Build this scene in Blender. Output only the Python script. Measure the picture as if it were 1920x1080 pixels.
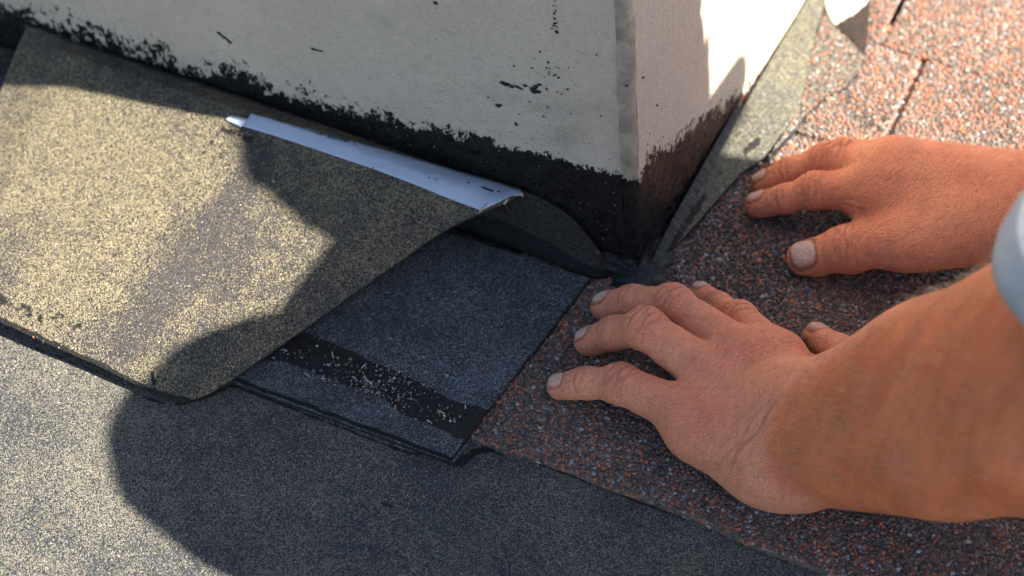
import bpy, bmesh, math, random
import numpy as np
from mathutils import Vector, Matrix
from mathutils.bvhtree import BVHTree
from math import radians, sin, cos, tan, pi
random.seed(4); RNG = np.random.default_rng(7)
scene = bpy.context.scene
for o in list(bpy.data.objects): bpy.data.objects.remove(o)

# ------------------------------------------------------------------ camera (roof plane = z 0, origin = foot of the chimney corner)
FPX = 70/36*1920
R_ = np.array([cos(radians(25)), sin(radians(25)), 0.]); H_ = np.array([-sin(radians(25)), cos(radians(25)), 0.]); Z_ = np.array([0, 0, 1.])
F_ = H_*cos(radians(50)) - Z_*sin(radians(50)); U_ = np.cross(R_, F_)
def ray(x, y): return F_ + R_*(x-960)/FPX - U_*(y-540)/FPX
CAM = -ray(1195, 520)*1.02
def at(x, y, z=0.):
    d = ray(x, y); return CAM + d*(z-CAM[2])/d[2]
def pr(P):
    q = np.asarray(P, float) - CAM; d = q@F_
    return 960 + FPX*(q@R_)/d, 540 - FPX*(q@U_)/d, d
cam_d = bpy.data.cameras.new('camera'); cam = bpy.data.objects.new('camera', cam_d); scene.collection.objects.link(cam)
M = Matrix(((R_[0], U_[0], -F_[0], CAM[0]), (R_[1], U_[1], -F_[1], CAM[1]), (R_[2], U_[2], -F_[2], CAM[2]), (0, 0, 0, 1)))
cam.matrix_world = M
cam_d.lens = 70; cam_d.sensor_width = 36; cam_d.clip_start = .02; cam_d.clip_end = 200
cam_d.dof.use_dof = True; cam_d.dof.focus_distance = 0.945; cam_d.dof.aperture_fstop = 6.0
scene.camera = cam
scene.render.resolution_x = 1024; scene.render.resolution_y = 576

# ------------------------------------------------------------------ light
SUN_EL, SUN_AZ = radians(42), radians(5)       # azimuth measured from +X towards +Y
world = bpy.data.worlds.new('World'); scene.world = world; world.use_nodes = True
wn = world.node_tree.nodes; wl = world.node_tree.links
sky = wn.new('ShaderNodeTexSky'); sky.sky_type = 'NISHITA'; sky.sun_disc = False
sky.sun_elevation = SUN_EL; sky.sun_rotation = radians(90) - SUN_AZ
bg = wn['Background']; bg.inputs['Strength'].default_value = 0.05
wl.new(sky.outputs[0], bg.inputs[0])
sd = bpy.data.lights.new('sun', 'SUN'); sd.energy = 5.0; sd.angle = radians(0.55); sd.color = (1, .92, .77)
sun = bpy.data.objects.new('sun', sd); scene.collection.objects.link(sun)
L = Vector((cos(SUN_AZ)*cos(SUN_EL), sin(SUN_AZ)*cos(SUN_EL), sin(SUN_EL)))
sun.rotation_euler = L.to_track_quat('Z', 'Y').to_euler(); sun.location = (2, 0, 2)
vs = scene.view_settings; vs.view_transform = 'Standard'; vs.look = 'None'; vs.gamma = 1; vs.use_curve_mapping = False
vs.exposure = 2.52

# ------------------------------------------------------------------ helpers
def tag(o, label=None, cat=None, group=None, kind=None):
    if label: o['label'] = label
    if cat: o['category'] = cat
    if group: o['group'] = group
    if kind: o['kind'] = kind
    return o
def link(o, parent=None):
    scene.collection.objects.link(o)
    if parent: o.parent = parent
    return o
def mesh_obj(name, V, Fc, mat=None, parent=None, smooth=False, attrs=None):
    me = bpy.data.meshes.new(name)
    V = np.asarray(V, np.float32)
    if isinstance(Fc, np.ndarray):
        n, k = Fc.shape
        me.vertices.add(len(V)); me.vertices.foreach_set('co', V.ravel())
        me.loops.add(n*k); me.loops.foreach_set('vertex_index', Fc.astype(np.int32).ravel())
        me.polygons.add(n); me.polygons.foreach_set('loop_start', np.arange(0, n*k, k, dtype=np.int32))
        me.polygons.foreach_set('loop_total', np.full(n, k, np.int32))
        me.update(calc_edges=True); me.validate()
    else:
        me.from_pydata(V.tolist(), [], Fc); me.update()
    if attrs:
        for k_, a in attrs.items():
            at_ = me.attributes.new(k_, 'FLOAT', 'POINT'); at_.data.foreach_set('value', np.asarray(a, np.float32))
    if smooth: me.polygons.foreach_set('use_smooth', np.ones(len(me.polygons), bool))
    o = bpy.data.objects.new(name, me)
    if mat: me.materials.append(mat)
    return link(o, parent)
def empty(name, loc=(0, 0, 0)):
    o = bpy.data.objects.new(name, None); o.location = loc; o.empty_display_size = .05; return link(o)
def vnoise(P, scale, seed=0):
    """cheap smooth value noise in numpy, P (n,3) -> (n,) in -1..1"""
    Q = np.asarray(P, float)*scale + seed*17.31
    I = np.floor(Q).astype(np.int64); f = Q-I; f = f*f*(3-2*f); out = 0
    def hsh(a):
        h = (a[..., 0]*73856093) ^ (a[..., 1]*19349663) ^ (a[..., 2]*83492791) ^ (seed*2654435761 & 0xffffffff)
        h = (h ^ (h >> 13))*1274126177 & 0xffffffff; h = (h ^ (h >> 16)) & 0xffff
        return h/32767.5-1
    for dx in (0, 1):
        for dy in (0, 1):
            for dz in (0, 1):
                w = (f[..., 0] if dx else 1-f[..., 0])*(f[..., 1] if dy else 1-f[..., 1])*(f[..., 2] if dz else 1-f[..., 2])
                out = out + w*hsh(I+np.array([dx, dy, dz]))
    return out
def grid_faces(nu, nv):
    i, j = np.meshgrid(np.arange(nu-1), np.arange(nv-1), indexing='ij'); a = (i*nv+j).ravel()
    return np.stack([a, a+nv, a+nv+1, a+1], 1)
def resample(pts, n):
    pts = np.asarray(pts, float); d = np.r_[0, np.cumsum(np.linalg.norm(np.diff(pts, axis=0), axis=1))]
    t = np.linspace(0, d[-1], n); return np.stack([np.interp(t, d, pts[:, k]) for k in range(pts.shape[1])], 1)
def smooth_line(pts, n, it=3):
    p = np.asarray(pts, float)
    for _ in range(it):
        q = [p[0]]
        for a, b in zip(p[:-1], p[1:]): q += [a*.75+b*.25, a*.25+b*.75]
        q.append(p[-1]); p = np.array(q)
    return resample(p, n)
def pdist(x, y, poly):
    """pixel distance of projected points to a polyline"""
    best = np.full(x.shape, 1e9)
    for (a, b), (c, d) in zip(poly[:-1], poly[1:]):
        vx, vy = c-a, d-b; t = np.clip(((x-a)*vx+(y-b)*vy)/(vx*vx+vy*vy), 0, 1)
        best = np.minimum(best, np.hypot(x-a-vx*t, y-b-vy*t))
    return best
def inside(x, y, poly):
    r = np.zeros(x.shape, bool); n = len(poly)
    for i in range(n):
        x0, y0 = poly[i]; x1, y1 = poly[(i+1) % n]
        if y0 == y1: continue
        c = ((y0 > y) != (y1 > y)) & (x < (x1-x0)*(y-y0)/(y1-y0)+x0); r ^= c
    return r
def sdpoly(x, y, poly):   # + inside
    return np.where(inside(x, y, poly), 1, -1)*pdist(x, y, list(poly)+[poly[0]])
def sstep(a, b, x): t = np.clip((x-a)/(b-a), 0, 1); return t*t*(3-2*t)

# ------------------------------------------------------------------ materials
class NT:
    def __init__(s, name):
        s.m = bpy.data.materials.new(name); s.m.use_nodes = True; s.t = s.m.node_tree; s.n = s.t.nodes
        s.b = s.n['Principled BSDF']; s.out = s.n['Material Output']; s.tc = s.n.new('ShaderNodeTexCoord')
    def link(s, a, b): s.t.links.new(a, b)
    def put(s, v, sock):
        if hasattr(v, 'is_linked') or isinstance(v, bpy.types.NodeSocket): s.link(v, sock)
        else: sock.default_value = v
    def co(s, sc=(1, 1, 1), rot=(0, 0, 0)):
        m = s.n.new('ShaderNodeMapping'); m.inputs['Scale'].default_value = sc; m.inputs['Rotation'].default_value = rot
        s.link(s.tc.outputs['Object'], m.inputs[0]); return m.outputs[0]
    def noise(s, scale, detail=3, rough=.55, co=None, dist=0):
        n = s.n.new('ShaderNodeTexNoise'); n.inputs['Scale'].default_value = scale; n.inputs['Detail'].default_value = detail
        n.inputs['Roughness'].default_value = rough; n.inputs['Distortion'].default_value = dist
        s.link(co or s.tc.outputs['Object'], n.inputs['Vector']); return n.outputs[0]
    def voro(s, scale, co=None, feat='F1'):
        n = s.n.new('ShaderNodeTexVoronoi'); n.inputs['Scale'].default_value = scale; n.feature = feat
        s.link(co or s.tc.outputs['Object'], n.inputs['Vector']); return n.outputs
    def ramp(s, fac, stops, interp='LINEAR'):
        r = s.n.new('ShaderNodeValToRGB'); r.color_ramp.interpolation = interp; e = r.color_ramp.elements
        while len(e) < len(stops): e.new(.5)
        for el, (p, c) in zip(e, stops):
            el.position = p; el.color = (c, c, c, 1) if isinstance(c, (int, float)) else (*c, 1)
        s.link(fac, r.inputs[0]); return r.outputs[0]
    def math(s, op, a, b=0., c=0.):
        n = s.n.new('ShaderNodeMath'); n.operation = op
        for i, v in enumerate((a, b, c)): s.put(v, n.inputs[i])
        return n.outputs[0]
    def mix(s, f, a, b, typ='MIX'):
        n = s.n.new('ShaderNodeMix'); n.data_type = 'RGBA'; n.blend_type = typ
        s.put(f, n.inputs[0])
        for v, k in ((a, 6), (b, 7)):
            if isinstance(v, tuple): n.inputs[k].default_value = (*v, 1)
            else: s.link(v, n.inputs[k])
        return n.outputs[2]
    def mixf(s, f, a, b):
        n = s.n.new('ShaderNodeMix'); n.data_type = 'FLOAT'; s.put(f, n.inputs[0]); s.put(a, n.inputs[2]); s.put(b, n.inputs[3]); return n.outputs[0]
    def attr(s, name):
        a = s.n.new('ShaderNodeAttribute'); a.attribute_name = name; return a.outputs['Fac']
    def bump(s, h, dist, strength=1., normal=None):
        b = s.n.new('ShaderNodeBump'); b.inputs['Distance'].default_value = dist; s.put(strength, b.inputs['Strength'])
        s.link(h, b.inputs['Height'])
        if normal: s.link(normal, b.inputs['Normal'])
        return b.outputs[0]
    def sep(s, col):
        n = s.n.new('ShaderNodeSeparateColor'); s.link(col, n.inputs[0]); return n.outputs
    def fin(s, col=None, rough=.7, normal=None, spec=.5):
        if col is not None:
            if isinstance(col, tuple): s.b.inputs['Base Color'].default_value = (*col, 1)
            else: s.link(col, s.b.inputs['Base Color'])
        s.put(rough, s.b.inputs['Roughness']); s.put(spec, s.b.inputs['Specular IOR Level'])
        if normal: s.link(normal, s.b.inputs['Normal'])
        return s.m

def tar_color(s):
    return s.ramp(s.noise(60, 4), [(.35, (.002, .002, .0024)), (.7, (.008, .006, .0055))])
def mineral(name, light, mid, dark, scale, patch_lo=.42, patch_hi=.62, tarmask=False, bare=False, bumpd=.0006, patchscale=14):
    """fine mineral granules on felt: voronoi cells of three colours; broad noise says how many pale ones are left"""
    s = NT(name)
    v1 = s.voro(scale); cr = s.sep(v1['Color'])
    big = s.noise(patchscale, 5, .65)
    med = s.noise(patchscale*9, 4, .65)
    pat = s.math('ADD', s.math('MULTIPLY', big, .65), s.math('MULTIPLY', med, .35))
    pale = s.ramp(pat, [(patch_lo, 0.), (patch_hi, 1.)])
    if bare: pale = s.math('MULTIPLY', pale, s.math('SUBTRACT', 1., s.attr('bare')))
    thr = s.math('MULTIPLY_ADD', pale, .68, .09)
    ispale = s.math('LESS_THAN', cr[0], thr)
    isdark = s.math('GREATER_THAN', cr[1], .74)
    vr = s.math('MULTIPLY_ADD', cr[2], .7, .65)
    c = s.mix(ispale, mid, light); c = s.mix(isdark, c, dark); c = s.mix(1., c, s.ramp(cr[2], [(0, .7), (.8, 1.), (.96, 1.2), (1, 2.6)]), 'MULTIPLY')
    red = s.math('GREATER_THAN', s.sep(s.voro(scale*.7)['Color'])[0], .9985)
    c = s.mix(red, c, (.22, .075, .04))
    rough = .55
    h = s.math('SUBTRACT', 1., v1['Distance']); h = s.math('ADD', h, s.math('MULTIPLY', cr[1], .9))
    nb = s.bump(h, bumpd)
    nb = s.bump(s.noise(30, 4), .0022, 1., nb)
    if tarmask:
        t = s.attr('tar'); tn = s.math('ADD', t, s.math('MULTIPLY', s.math('SUBTRACT', s.noise(160, 5, .7), .5), 2.2))
        k = s.ramp(tn, [(.46, 0.), (.54, 1.)])
        c = s.mix(k, c, tar_color(s)); rough = s.mixf(k, .6, s.ramp(s.noise(220, 4), [(.3, .35), (.7, .7)]))
    return s.fin(c, rough, nb, .35)

M_roof = mineral('roofing_grey', (.19, .175, .14), (.036, .042, .054), (.014, .015, .019), 2300, .34, .62, tarmask=True)
M_sheet = mineral('sheet_yellow_grey', (.225, .192, .118), (.058, .053, .055), (.018, .015, .014), 2150, .38, .55, tarmask=True, bare=True, patchscale=16)
M_piece = mineral('shingle_blue_grey', (.125, .145, .16), (.031, .040, .048), (.018, .02, .024), 1900, .38, .64, tarmask=True, patchscale=30)
M_strip = mineral('strip_green_grey', (.16, .15, .098), (.08, .08, .076), (.04, .04, .04), 1500, .36, .6, tarmask=True, patchscale=16)

def red_mat(name, island=True):
    s = NT(name)
    if island:
        g = s.n.new('ShaderNodeNewGeometry'); rnd = g.outputs['Random Per Island']
    else: rnd = s.sep(s.voro(520)['Color'])[0]
    c = s.ramp(rnd, [(0, (.075, .055, .046)), (.16, (.13, .09, .072)), (.32, (.07, .058, .054)), (.44, (.17, .11, .085)), (.60, (.30, .10, .058)), (.71, (.36, .14, .085)), (.77, (.12, .09, .08)), (.91, (.20, .205, .22)), (.97, (.34, .34, .34)), (.985, (.06, .06, .07))], 'CONSTANT')
    f = s.noise(9, 3); c = s.mix(1., c, s.ramp(f, [(.3, .8), (.7, 1.15)]), 'MULTIPLY')
    nb = s.bump(s.noise(900, 2), .0004)
    if not island: nb = s.bump(s.math('SUBTRACT', 1., s.voro(520)['Distance']), .0012, 1., nb)
    return s.fin(c, .6, nb, .4)
M_redg = red_mat('red_granules'); M_redflat = red_mat('red_shingle_surface', False)
s = NT('shingle_asphalt'); M_asph = s.fin(s.ramp(s.noise(500, 3), [(.3, (.012, .011, .012)), (.7, (.045, .035, .033))]), .75, s.bump(s.noise(700, 3), .0006), .3)
def dotmix(name, stops):
    s = NT(name); g = s.n.new('ShaderNodeNewGeometry')
    return s.fin(s.ramp(g.outputs['Random Per Island'], stops, 'CONSTANT'), .6, s.bump(s.noise(900, 2), .0003), .4)
M_bits = dotmix('loose_bits', [(0, (.06, .05, .05)), (.25, (.2, .21, .23)), (.42, (.13, .10, .08)), (.62, (.26, .09, .045)), (.70, (.09, .10, .13)), (.91, (.36, .33, .26))])
M_darkg = dotmix('dark_granules', [(0, (.022, .022, .026)), (.4, (.036, .033, .036)), (.85, (.06, .045, .042)), (.97, (.14, .15, .18))])
M_mixg = dotmix('mixed_granules', [(0, (.08, .08, .07)), (.25, (.11, .10, .075)), (.42, (.12, .07, .055)), (.6, (.24, .08, .045)), (.70, (.07, .08, .07)), (.88, (.26, .26, .25)), (.93, (.04, .04, .04))])

s = NT('tar')
hb = s.noise(90, 5, .65, s.co((1, 3, 1)))
M_tar = s.fin(tar_color(s), s.ramp(s.noise(140, 4), [(.3, .16), (.7, .5)]), s.bump(hb, .004), .5)

# plaster with tar brushed on: attribute tar >0 inside (1 = fully), ragged with noise; attribute brown; attribute grime
s = NT('plaster_and_tar')
t = s.attr('tar')
n1 = s.noise(170, 6, .72, s.co((1, 1, .75), (0, .5, 0))); n2 = s.noise(560, 4, .7, s.co((1.2, 1, .6), (0, .5, 0))); n3 = s.noise(38, 3, .6)
tn = s.math('ADD', t, s.math('MULTIPLY_ADD', n1, 6.0, -3.0)); tn = s.math('ADD', tn, s.math('MULTIPLY_ADD', n2, 4.0, -2.0)); tn = s.math('ADD', tn, s.math('MULTIPLY_ADD', n3, 2.4, -1.2))
k = s.ramp(tn, [(.47, 0.), (.55, 1.)])
pl = s.ramp(s.noise(12, 5, .6), [(.3, (.53, .455, .365)), (.7, (.61, .535, .44))])
pl = s.mix(s.ramp(s.noise(260, 3), [(.34, .3), (.5, 0.)]), pl, (.38, .35, .30))
sp = s.math('GREATER_THAN', s.sep(s.voro(700)['Color'])[1], .985); pl = s.mix(s.math('MULTIPLY', sp, .35), pl, (.5, .36, .22))
gr = s.math('MULTIPLY', s.attr('grime'), s.ramp(s.noise(70, 5, .7), [(.35, .25), (.62, 1.)]))
pl = s.mix(gr, pl, (.21, .19, .15))
tc_ = s.mix(s.math('MULTIPLY', s.attr('brown'), s.ramp(s.noise(150, 5, .7, s.co((1, .6, 2.0))), [(.38, 0.), (.62, 1.)])), tar_color(s), (.13, .05, .028))
pb = s.bump(s.noise(520, 5, .7), .0022); pb = s.bump(s.noise(90, 3, .5), .0014, 1., pb)
hh = s.math('MULTIPLY', k, s.math('MULTIPLY_ADD', s.noise(190, 6, .72, s.co((1, 1, .6), (0, .5, 0))), 1.6, .4))
nb = s.bump(hh, .0026, 1., pb)
M_wall = s.fin(s.mix(k, pl, tc_), s.mixf(k, .85, s.ramp(s.noise(240, 5, .7), [(.38, .12), (.55, .6)])), nb, s.mixf(k, .3, .38))

s = NT('tape'); tw = s.noise(300, 3, .6, s.co((1, 1, 1)))
w1 = s.n.new('ShaderNodeTexWave'); w1.inputs['Scale'].default_value = 420; w1.inputs['Distortion'].default_value = 1.5; s.link(s.tc.outputs['Object'], w1.inputs[0])
M_tape = s.fin(s.mix(s.ramp(s.noise(45, 5), [(.4, 0.), (.7, .3)]), (.37, .45, .56), (.25, .30, .36)), .55, s.bump(w1.outputs[1], .00025, .6, s.bump(s.noise(55, 4), .0028)), .4)
M_thread = NT('thread').fin((.33, .30, .24), .8)
s = NT('white_paint'); M_white = s.fin(s.ramp(s.noise(80, 4), [(.3, (.7, .69, .66)), (.7, (.8, .79, .76))]), .7, s.bump(s.noise(400, 3), .0006), .3)

# ------------------------------------------------------------------ roof
roof = empty('roof'); tag(roof, 'roof surface of grey rolled roofing and red granule shingles', kind='structure')
def axis(dense0, dense1, step, lo, hi, grow=1.35):
    a = list(np.arange(dense0, dense1+step/2, step)); st = step
    while a[-1] < hi: st *= grow; a.append(min(a[-1]+st, hi))
    st = step; b = a[0]
    pre = []
    while b > lo: st *= grow; b = max(b-st, lo); pre.append(b)
    return np.array(pre[::-1]+a)
xs = axis(-.44, .27, .003, -3, 3); ys = axis(-.31, .04, .003, -3, 3)
X, Y = np.meshgrid(xs, ys, indexing='ij'); Pg = np.stack([X.ravel(), Y.ravel(), np.zeros(X.size)], 1)
nearm = np.exp(-((Pg[:, 0]/.6)**2+(Pg[:, 1]/.6)**2))
Pg[:, 2] = nearm*(vnoise(Pg, 22, 1)*.0006 + vnoise(Pg, 60, 2)*.0002)
px, py, _ = pr(Pg)
seen = (px > -300) & (px < 2300) & (py > -200) & (py < 1400)
# tar: a scuff, and the smear beyond the shingle corner, dark lines along the shingle edges, and the shadow gap under the sheet edge painted as tar
tar = -1.2 + np.zeros(len(Pg))
for line, w, a in (([(715, 943), (760, 955), (805, 968)], 4, 1.9), ([(855, 872), (900, 842), (925, 838)], 16, 1.6), ([(925, 845), (1100, 900), (1300, 985), (1560, 1084)], 7, 1.5),
                   ([(440, 722), (600, 785), (740, 838), (850, 875)], 8, 1.6), ([(250, 742), (330, 760), (400, 740), (440, 718)], 8, 1.6), ([(-40, 620), (120, 672), (260, 735)], 9, 1.4), ([(115, 822), (135, 830)], 6, .9)):
    tar = np.where(seen, np.maximum(tar, -1.2 + a*1.35*np.exp(-(pdist(px, py, line)/w)**2)), tar)
o = mesh_obj('rolled_roofing', Pg, grid_faces(len(xs), len(ys)), M_roof, roof, True, {'tar': tar})

# --- granules as real little stones
def stone_template(k):
    bm = bmesh.new(); bmesh.ops.create_icosphere(bm, subdivisions=1, radius=1.)
    r = np.random.default_rng(k)
    V = np.array([v.co[:] for v in bm.verts]); Fc = np.array([[v.index for v in f.verts] for f in bm.faces]); bm.free()
    V *= (1+r.uniform(-.32, .22, (len(V), 1))); return V, Fc
TEMPL = [stone_template(k) for k in range(8)]
def stones(name, C, rad, mat, parent=None, flat=.6, kind='stuff'):
    Vs, Fs = [], []; base = 0; C = np.asarray(C); n = len(C)
    ks = RNG.integers(0, 8, n)
    for k in range(8):
        idx = np.where(ks == k)[0]
        if len(idx) == 0: continue
        V, Fc = TEMPL[k]; a = RNG.uniform(0, 2*pi, len(idx)); ca, sa = np.cos(a), np.sin(a)
        S = np.stack([RNG.uniform(.75, 1.35, len(idx)), RNG.uniform(.6, 1., len(idx)), RNG.uniform(.7, 1.2, len(idx))*flat], 1)*rad[idx][:, None]
        P = V[None]*S[:, None]
        Q = np.stack([P[..., 0]*ca[:, None]-P[..., 1]*sa[:, None], P[..., 0]*sa[:, None]+P[..., 1]*ca[:, None], P[..., 2]+P[..., 0]*RNG.uniform(-.4, .4, len(idx))[:, None]], 2)+C[idx][:, None]
        Fi = Fc[None]+(np.arange(len(idx))*len(V))[:, None, None]+base
        Vs.append(Q.reshape(-1, 3)); Fs.append(Fi.reshape(-1, 3)); base += len(idx)*len(V)
    o = mesh_obj(name, np.concatenate(Vs), np.concatenate(Fs), mat, parent)
    if kind: tag(o, kind=kind)
    return o

# --- red shingles: slabs (parts of the roof), granules on top
def slab(name, poly, z0, z1, mat, parent=None, bev=.0012, jag=0.):
    """polygon (n,2) extruded, side subdivided and roughened"""
    P = resample(np.vstack([poly, poly[:1]]), max(40, int(np.sum(np.linalg.norm(np.diff(np.vstack([poly, poly[:1]]), axis=0), axis=1))/.004)))[:-1]
    n = len(P)
    if jag: P = P + RNG.normal(0, jag, P.shape)
    c = P.mean(0); V = [(*p, z0) for p in P]+[(*p, z1-bev) for p in P]+[(*(p+(c-p)/np.linalg.norm(c-p)*bev), z1) for p in P]
    Fc = [[i, (i+1) % n, n+(i+1) % n, n+i] for i in range(n)]+[[n+i, n+(i+1) % n, 2*n+(i+1) % n, 2*n+i] for i in range(n)]+[list(range(2*n, 3*n))]
    return mesh_obj(name, V, Fc, mat, parent)
T = .0035
LOW = -.1275
def edge_y(x): return LOW + .0014*math.sin(x*31)+.0008*math.sin(x*90+1)
row0 = [(x, edge_y(x)) for x in np.linspace(-.06, 1.4, 60)]
def red_shingle(x0, x1, y0, y1, z0, z1, low=None):
    poly = (low if low else [(x0, y0), (x1, y0)]) + [(x1, y1), (x0, y1)]
    return slab('red_shingle', np.array(poly), z0, z1, M_redflat, roof, .0008)
SH = []
SH.append(red_shingle(-.06, 1.4, 0, .23, .0002, T, row0))
rows = [(.128, .232, (-.30+.30, .0855, .42, .75, 1.08, 1.4)), (.211, .33, (0., .0595, .37, .70, 1.03, 1.4)), (.297, .42, (0., .15, .48, .81, 1.4)), (.383, .51, (0., .06, .39, .72, 1.4)), (.47, .62, (0., .12, .45, .78, 1.4))]
for i, (y0, y1, cuts) in enumerate(rows):
    for a, b in zip(cuts[:-1], cuts[1:]):
        SH.append(red_shingle(a+.0016, b-.0016, y0, y1, T+.0001+i*.0001, T+.0024+i*.0010))
# far side of the roof behind, plain shingles (out of sight)
mesh_obj('red_field', [(-.0, .6, T), (3, .6, T), (3, 3, T), (-.0, 3, T)], [[0, 1, 2, 3]], M_redflat, roof)
def top_z(x, y):
    z = np.full(x.shape, T)
    for i, (y0, y1, cuts) in enumerate(rows):
        m = (y > y0)
        slit = np.zeros(x.shape, bool)
        for c in cuts[1:-1]: slit |= np.abs(x-c) < .0020
        z = np.where(m & ~slit, T+.0024+i*.0010, np.where(m & slit & (y < y0+.084), -1, z))
    return z
sp_ = .00165
gx, gy = np.meshgrid(np.arange(-.045, .30, sp_), np.arange(LOW-.0005, .37, sp_), indexing='ij')
gx = gx.ravel()+RNG.uniform(-.5, .5, gx.size)*sp_*1.1; gy = gy.ravel()+RNG.uniform(-.5, .5, gy.size)*sp_*1.1
ey = LOW+.0014*np.sin(gx*31)+.0008*np.sin(gx*90+1)
px, py, _ = pr(np.stack([gx, gy, gx*0], 1))
ok = (px > 820) & (px < 1990) & (py > -40) & (py < 1120) & (gy > ey-.0004) & ((gx > .0) | (gy < .004))
gz = top_z(gx, gy); ok &= gz > 0
# the smooth dark band (sealant strip) under the right thumb and the pale worn arc
dark_poly = [(1275, 430), (1330, 380), (1480, 415), (1530, 500), (1450, 610), (1300, 545)]
dk = sdpoly(px, py, dark_poly) + 26*vnoise(np.stack([gx, gy, gx*0], 1), 90, 5)
arc = [(1573, 165), (1585, 205), (1620, 240), (1672, 258)]
ar = 15 - pdist(px, py, arc) + 8*vnoise(np.stack([gx, gy, gx*0], 1), 120, 6)
C = np.stack([gx, gy, gz+.0003], 1); rad = RNG.uniform(.00075, .0014, len(gx))
clump = vnoise(C, 120, 9)
keep = ok & (RNG.uniform(size=len(gx)) < np.clip(.93+clump*.25, .5, 1))
isdk = ((dk > 0) & (RNG.uniform(size=len(gx)) < .97)) | ((ar > 0) & (RNG.uniform(size=len(gx)) < .75))
stones('red_granule_layer', C[keep & ~isdk], rad[keep & ~isdk], M_redg, roof)
stones('dark_granule_layer', C[keep & isdk], rad[keep & isdk]*.8, M_darkg, roof)

# ------------------------------------------------------------------ chimney
VT = Z_-.073*R_; VT /= np.linalg.norm(VT)
chim = empty('chimney'); tag(chim, 'plastered chimney with black tar brushed round its foot', 'chimney')
def wallgrid(name, P0, D, s_ax, h_ax, edge, rag, brownf=None, grimef=None, nrm=None, sign=1):
    S_, Hh = np.meshgrid(s_ax, h_ax, indexing='ij')
    P = P0 + S_.ravel()[:, None]*D + Hh.ravel()[:, None]*VT
    if nrm is not None: P = P + nrm*(vnoise(P, 12, 3)*.0008+vnoise(P, 45, 4)*.00025)[:, None]
    px, py, d = pr(P)
    e = np.interp(px, [a for a, b in edge], [b for a, b in edge])-np.interp(px, [0, 900, 1180, 1190], [16, 12, 6, 0]); w = np.interp(px, [a for a, b in rag], [b for a, b in rag])
    tar = (py-e)/w
    tar = np.clip(tar, -6, 6)
    tar = np.where((px < -150) | (px > 1720), np.clip((.03-Hh.ravel())*100, -6, 6), tar)
    at_ = {'tar': tar, 'brown': brownf(px, py) if brownf else px*0, 'grime': grimef(px, py) if grimef else px*0}
    Fc = grid_faces(len(s_ax), len(h_ax))
    if sign < 0: Fc = Fc[:, ::-1]
    return mesh_obj(name, P, Fc, M_wall, chim, True, at_)
fe = [(-200, -40), (0, 12), (90, 35), (150, 55), (200, 70), (280, 95), (350, 120), (430, 130), (500, 160), (580, 185), (640, 200), (700, 218), (760, 232), (840, 252), (900, 268), (960, 280), (1000, 292), (1060, 306), (1120, 320), (1200, 334)]
rg = [(0, 34), (300, 32), (500, 26), (800, 16), (1000, 10), (1200, 7)]
BX, BY, CH = .0062, .007, .78
sa = axis(0, .46, .003, 0, .75); ha = axis(-.005, .2, .003, -.005, CH)
def g_front(px, py):
    g = .55*np.exp(-(pdist(px, py, [(1060, 255), (1075, 262)])/28)**2) + .35*np.exp(-(pdist(px, py, [(700, 30), (725, 45)])/12)**2)+.3*np.exp(-(pdist(px, py, [(900, 170), (1000, 200), (1160, 205)])/14)**2)
    return g + .5*sstep(1130, 1180, px)*sstep(120, 330, py)
front = wallgrid('front_wall', np.array([-BX, 0, 0]), np.array([-1., 0, 0]), sa, ha, fe, rg, None, g_front, np.array([0, -1., 0]), 1)
se = [(1195, 322), (1212, 286), (1232, 268), (1260, 258), (1300, 228), (1340, 200), (1372, 176), (1400, 158), (1440, 122), (1500, 30), (1560, -60)]
def brown(px, py): return np.clip(1.5*np.exp(-(pdist(px, py, [(1245, 325), (1310, 272), (1375, 212)])/46)**2), 0, 1)
Q_ = at(1509, 0, .009); DS = np.array([Q_[0], Q_[1]-BY, 0]); DS /= np.linalg.norm(DS)
side = wallgrid('side_wall', np.array([0, BY, 0]), DS, axis(0, .3, .003, 0, .43), ha, se, [(1195, 22), (1300, 22), (1400, 16)], brown, None, np.array([1., 0, 0]), 1)
# corner bead: rough darker strip, two narrow faces
hb_ = ha; prof = [np.array([-BX, -.0002, 0]), np.array([-BX*.5, -.0012+.0008, 0]), np.array([-.0004, .0012, 0]), np.array([0.0008, BY*.6, 0]), np.array([0.0002, BY, 0])]
P = []
for p in prof:
    for h in hb_: P.append(p+h*VT)
P = np.array(P); P[:, :2] += (np.stack([vnoise(P, 90, 6), vnoise(P, 90, 8)], 1)*.0007)
px, py, _ = pr(P)
corner = mesh_obj('corner_bead', P, grid_faces(len(prof), len(hb_))[:, ::-1], M_wall, chim, True, {'tar': np.clip((py-328)/12, -6, 6), 'brown': px*0, 'grime': .85+px*0})
# closed back, left and top (coarse) with a flat cap
W0, D0_ = -BX-.75, BY+.43
a, b, c, d = [np.array(q) for q in ((-BX, 0, 0.), (W0, 0, 0), (W0, D0_, 0), (0, D0_, 0))]
d = np.array([0, BY, 0.])+DS*.43
e5 = np.array([0, BY, 0.])
tp = [q+VT*CH for q in (a, b, c, d, e5)]
mesh_obj('back_wall', [b, c, d, *[q+VT*CH for q in (b, c, d)]], [[0, 3, 4, 1], [1, 4, 5, 2]], M_wall, chim)
mesh_obj('cap', tp, [[0, 4, 3, 2, 1]], M_wall, chim)

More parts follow.
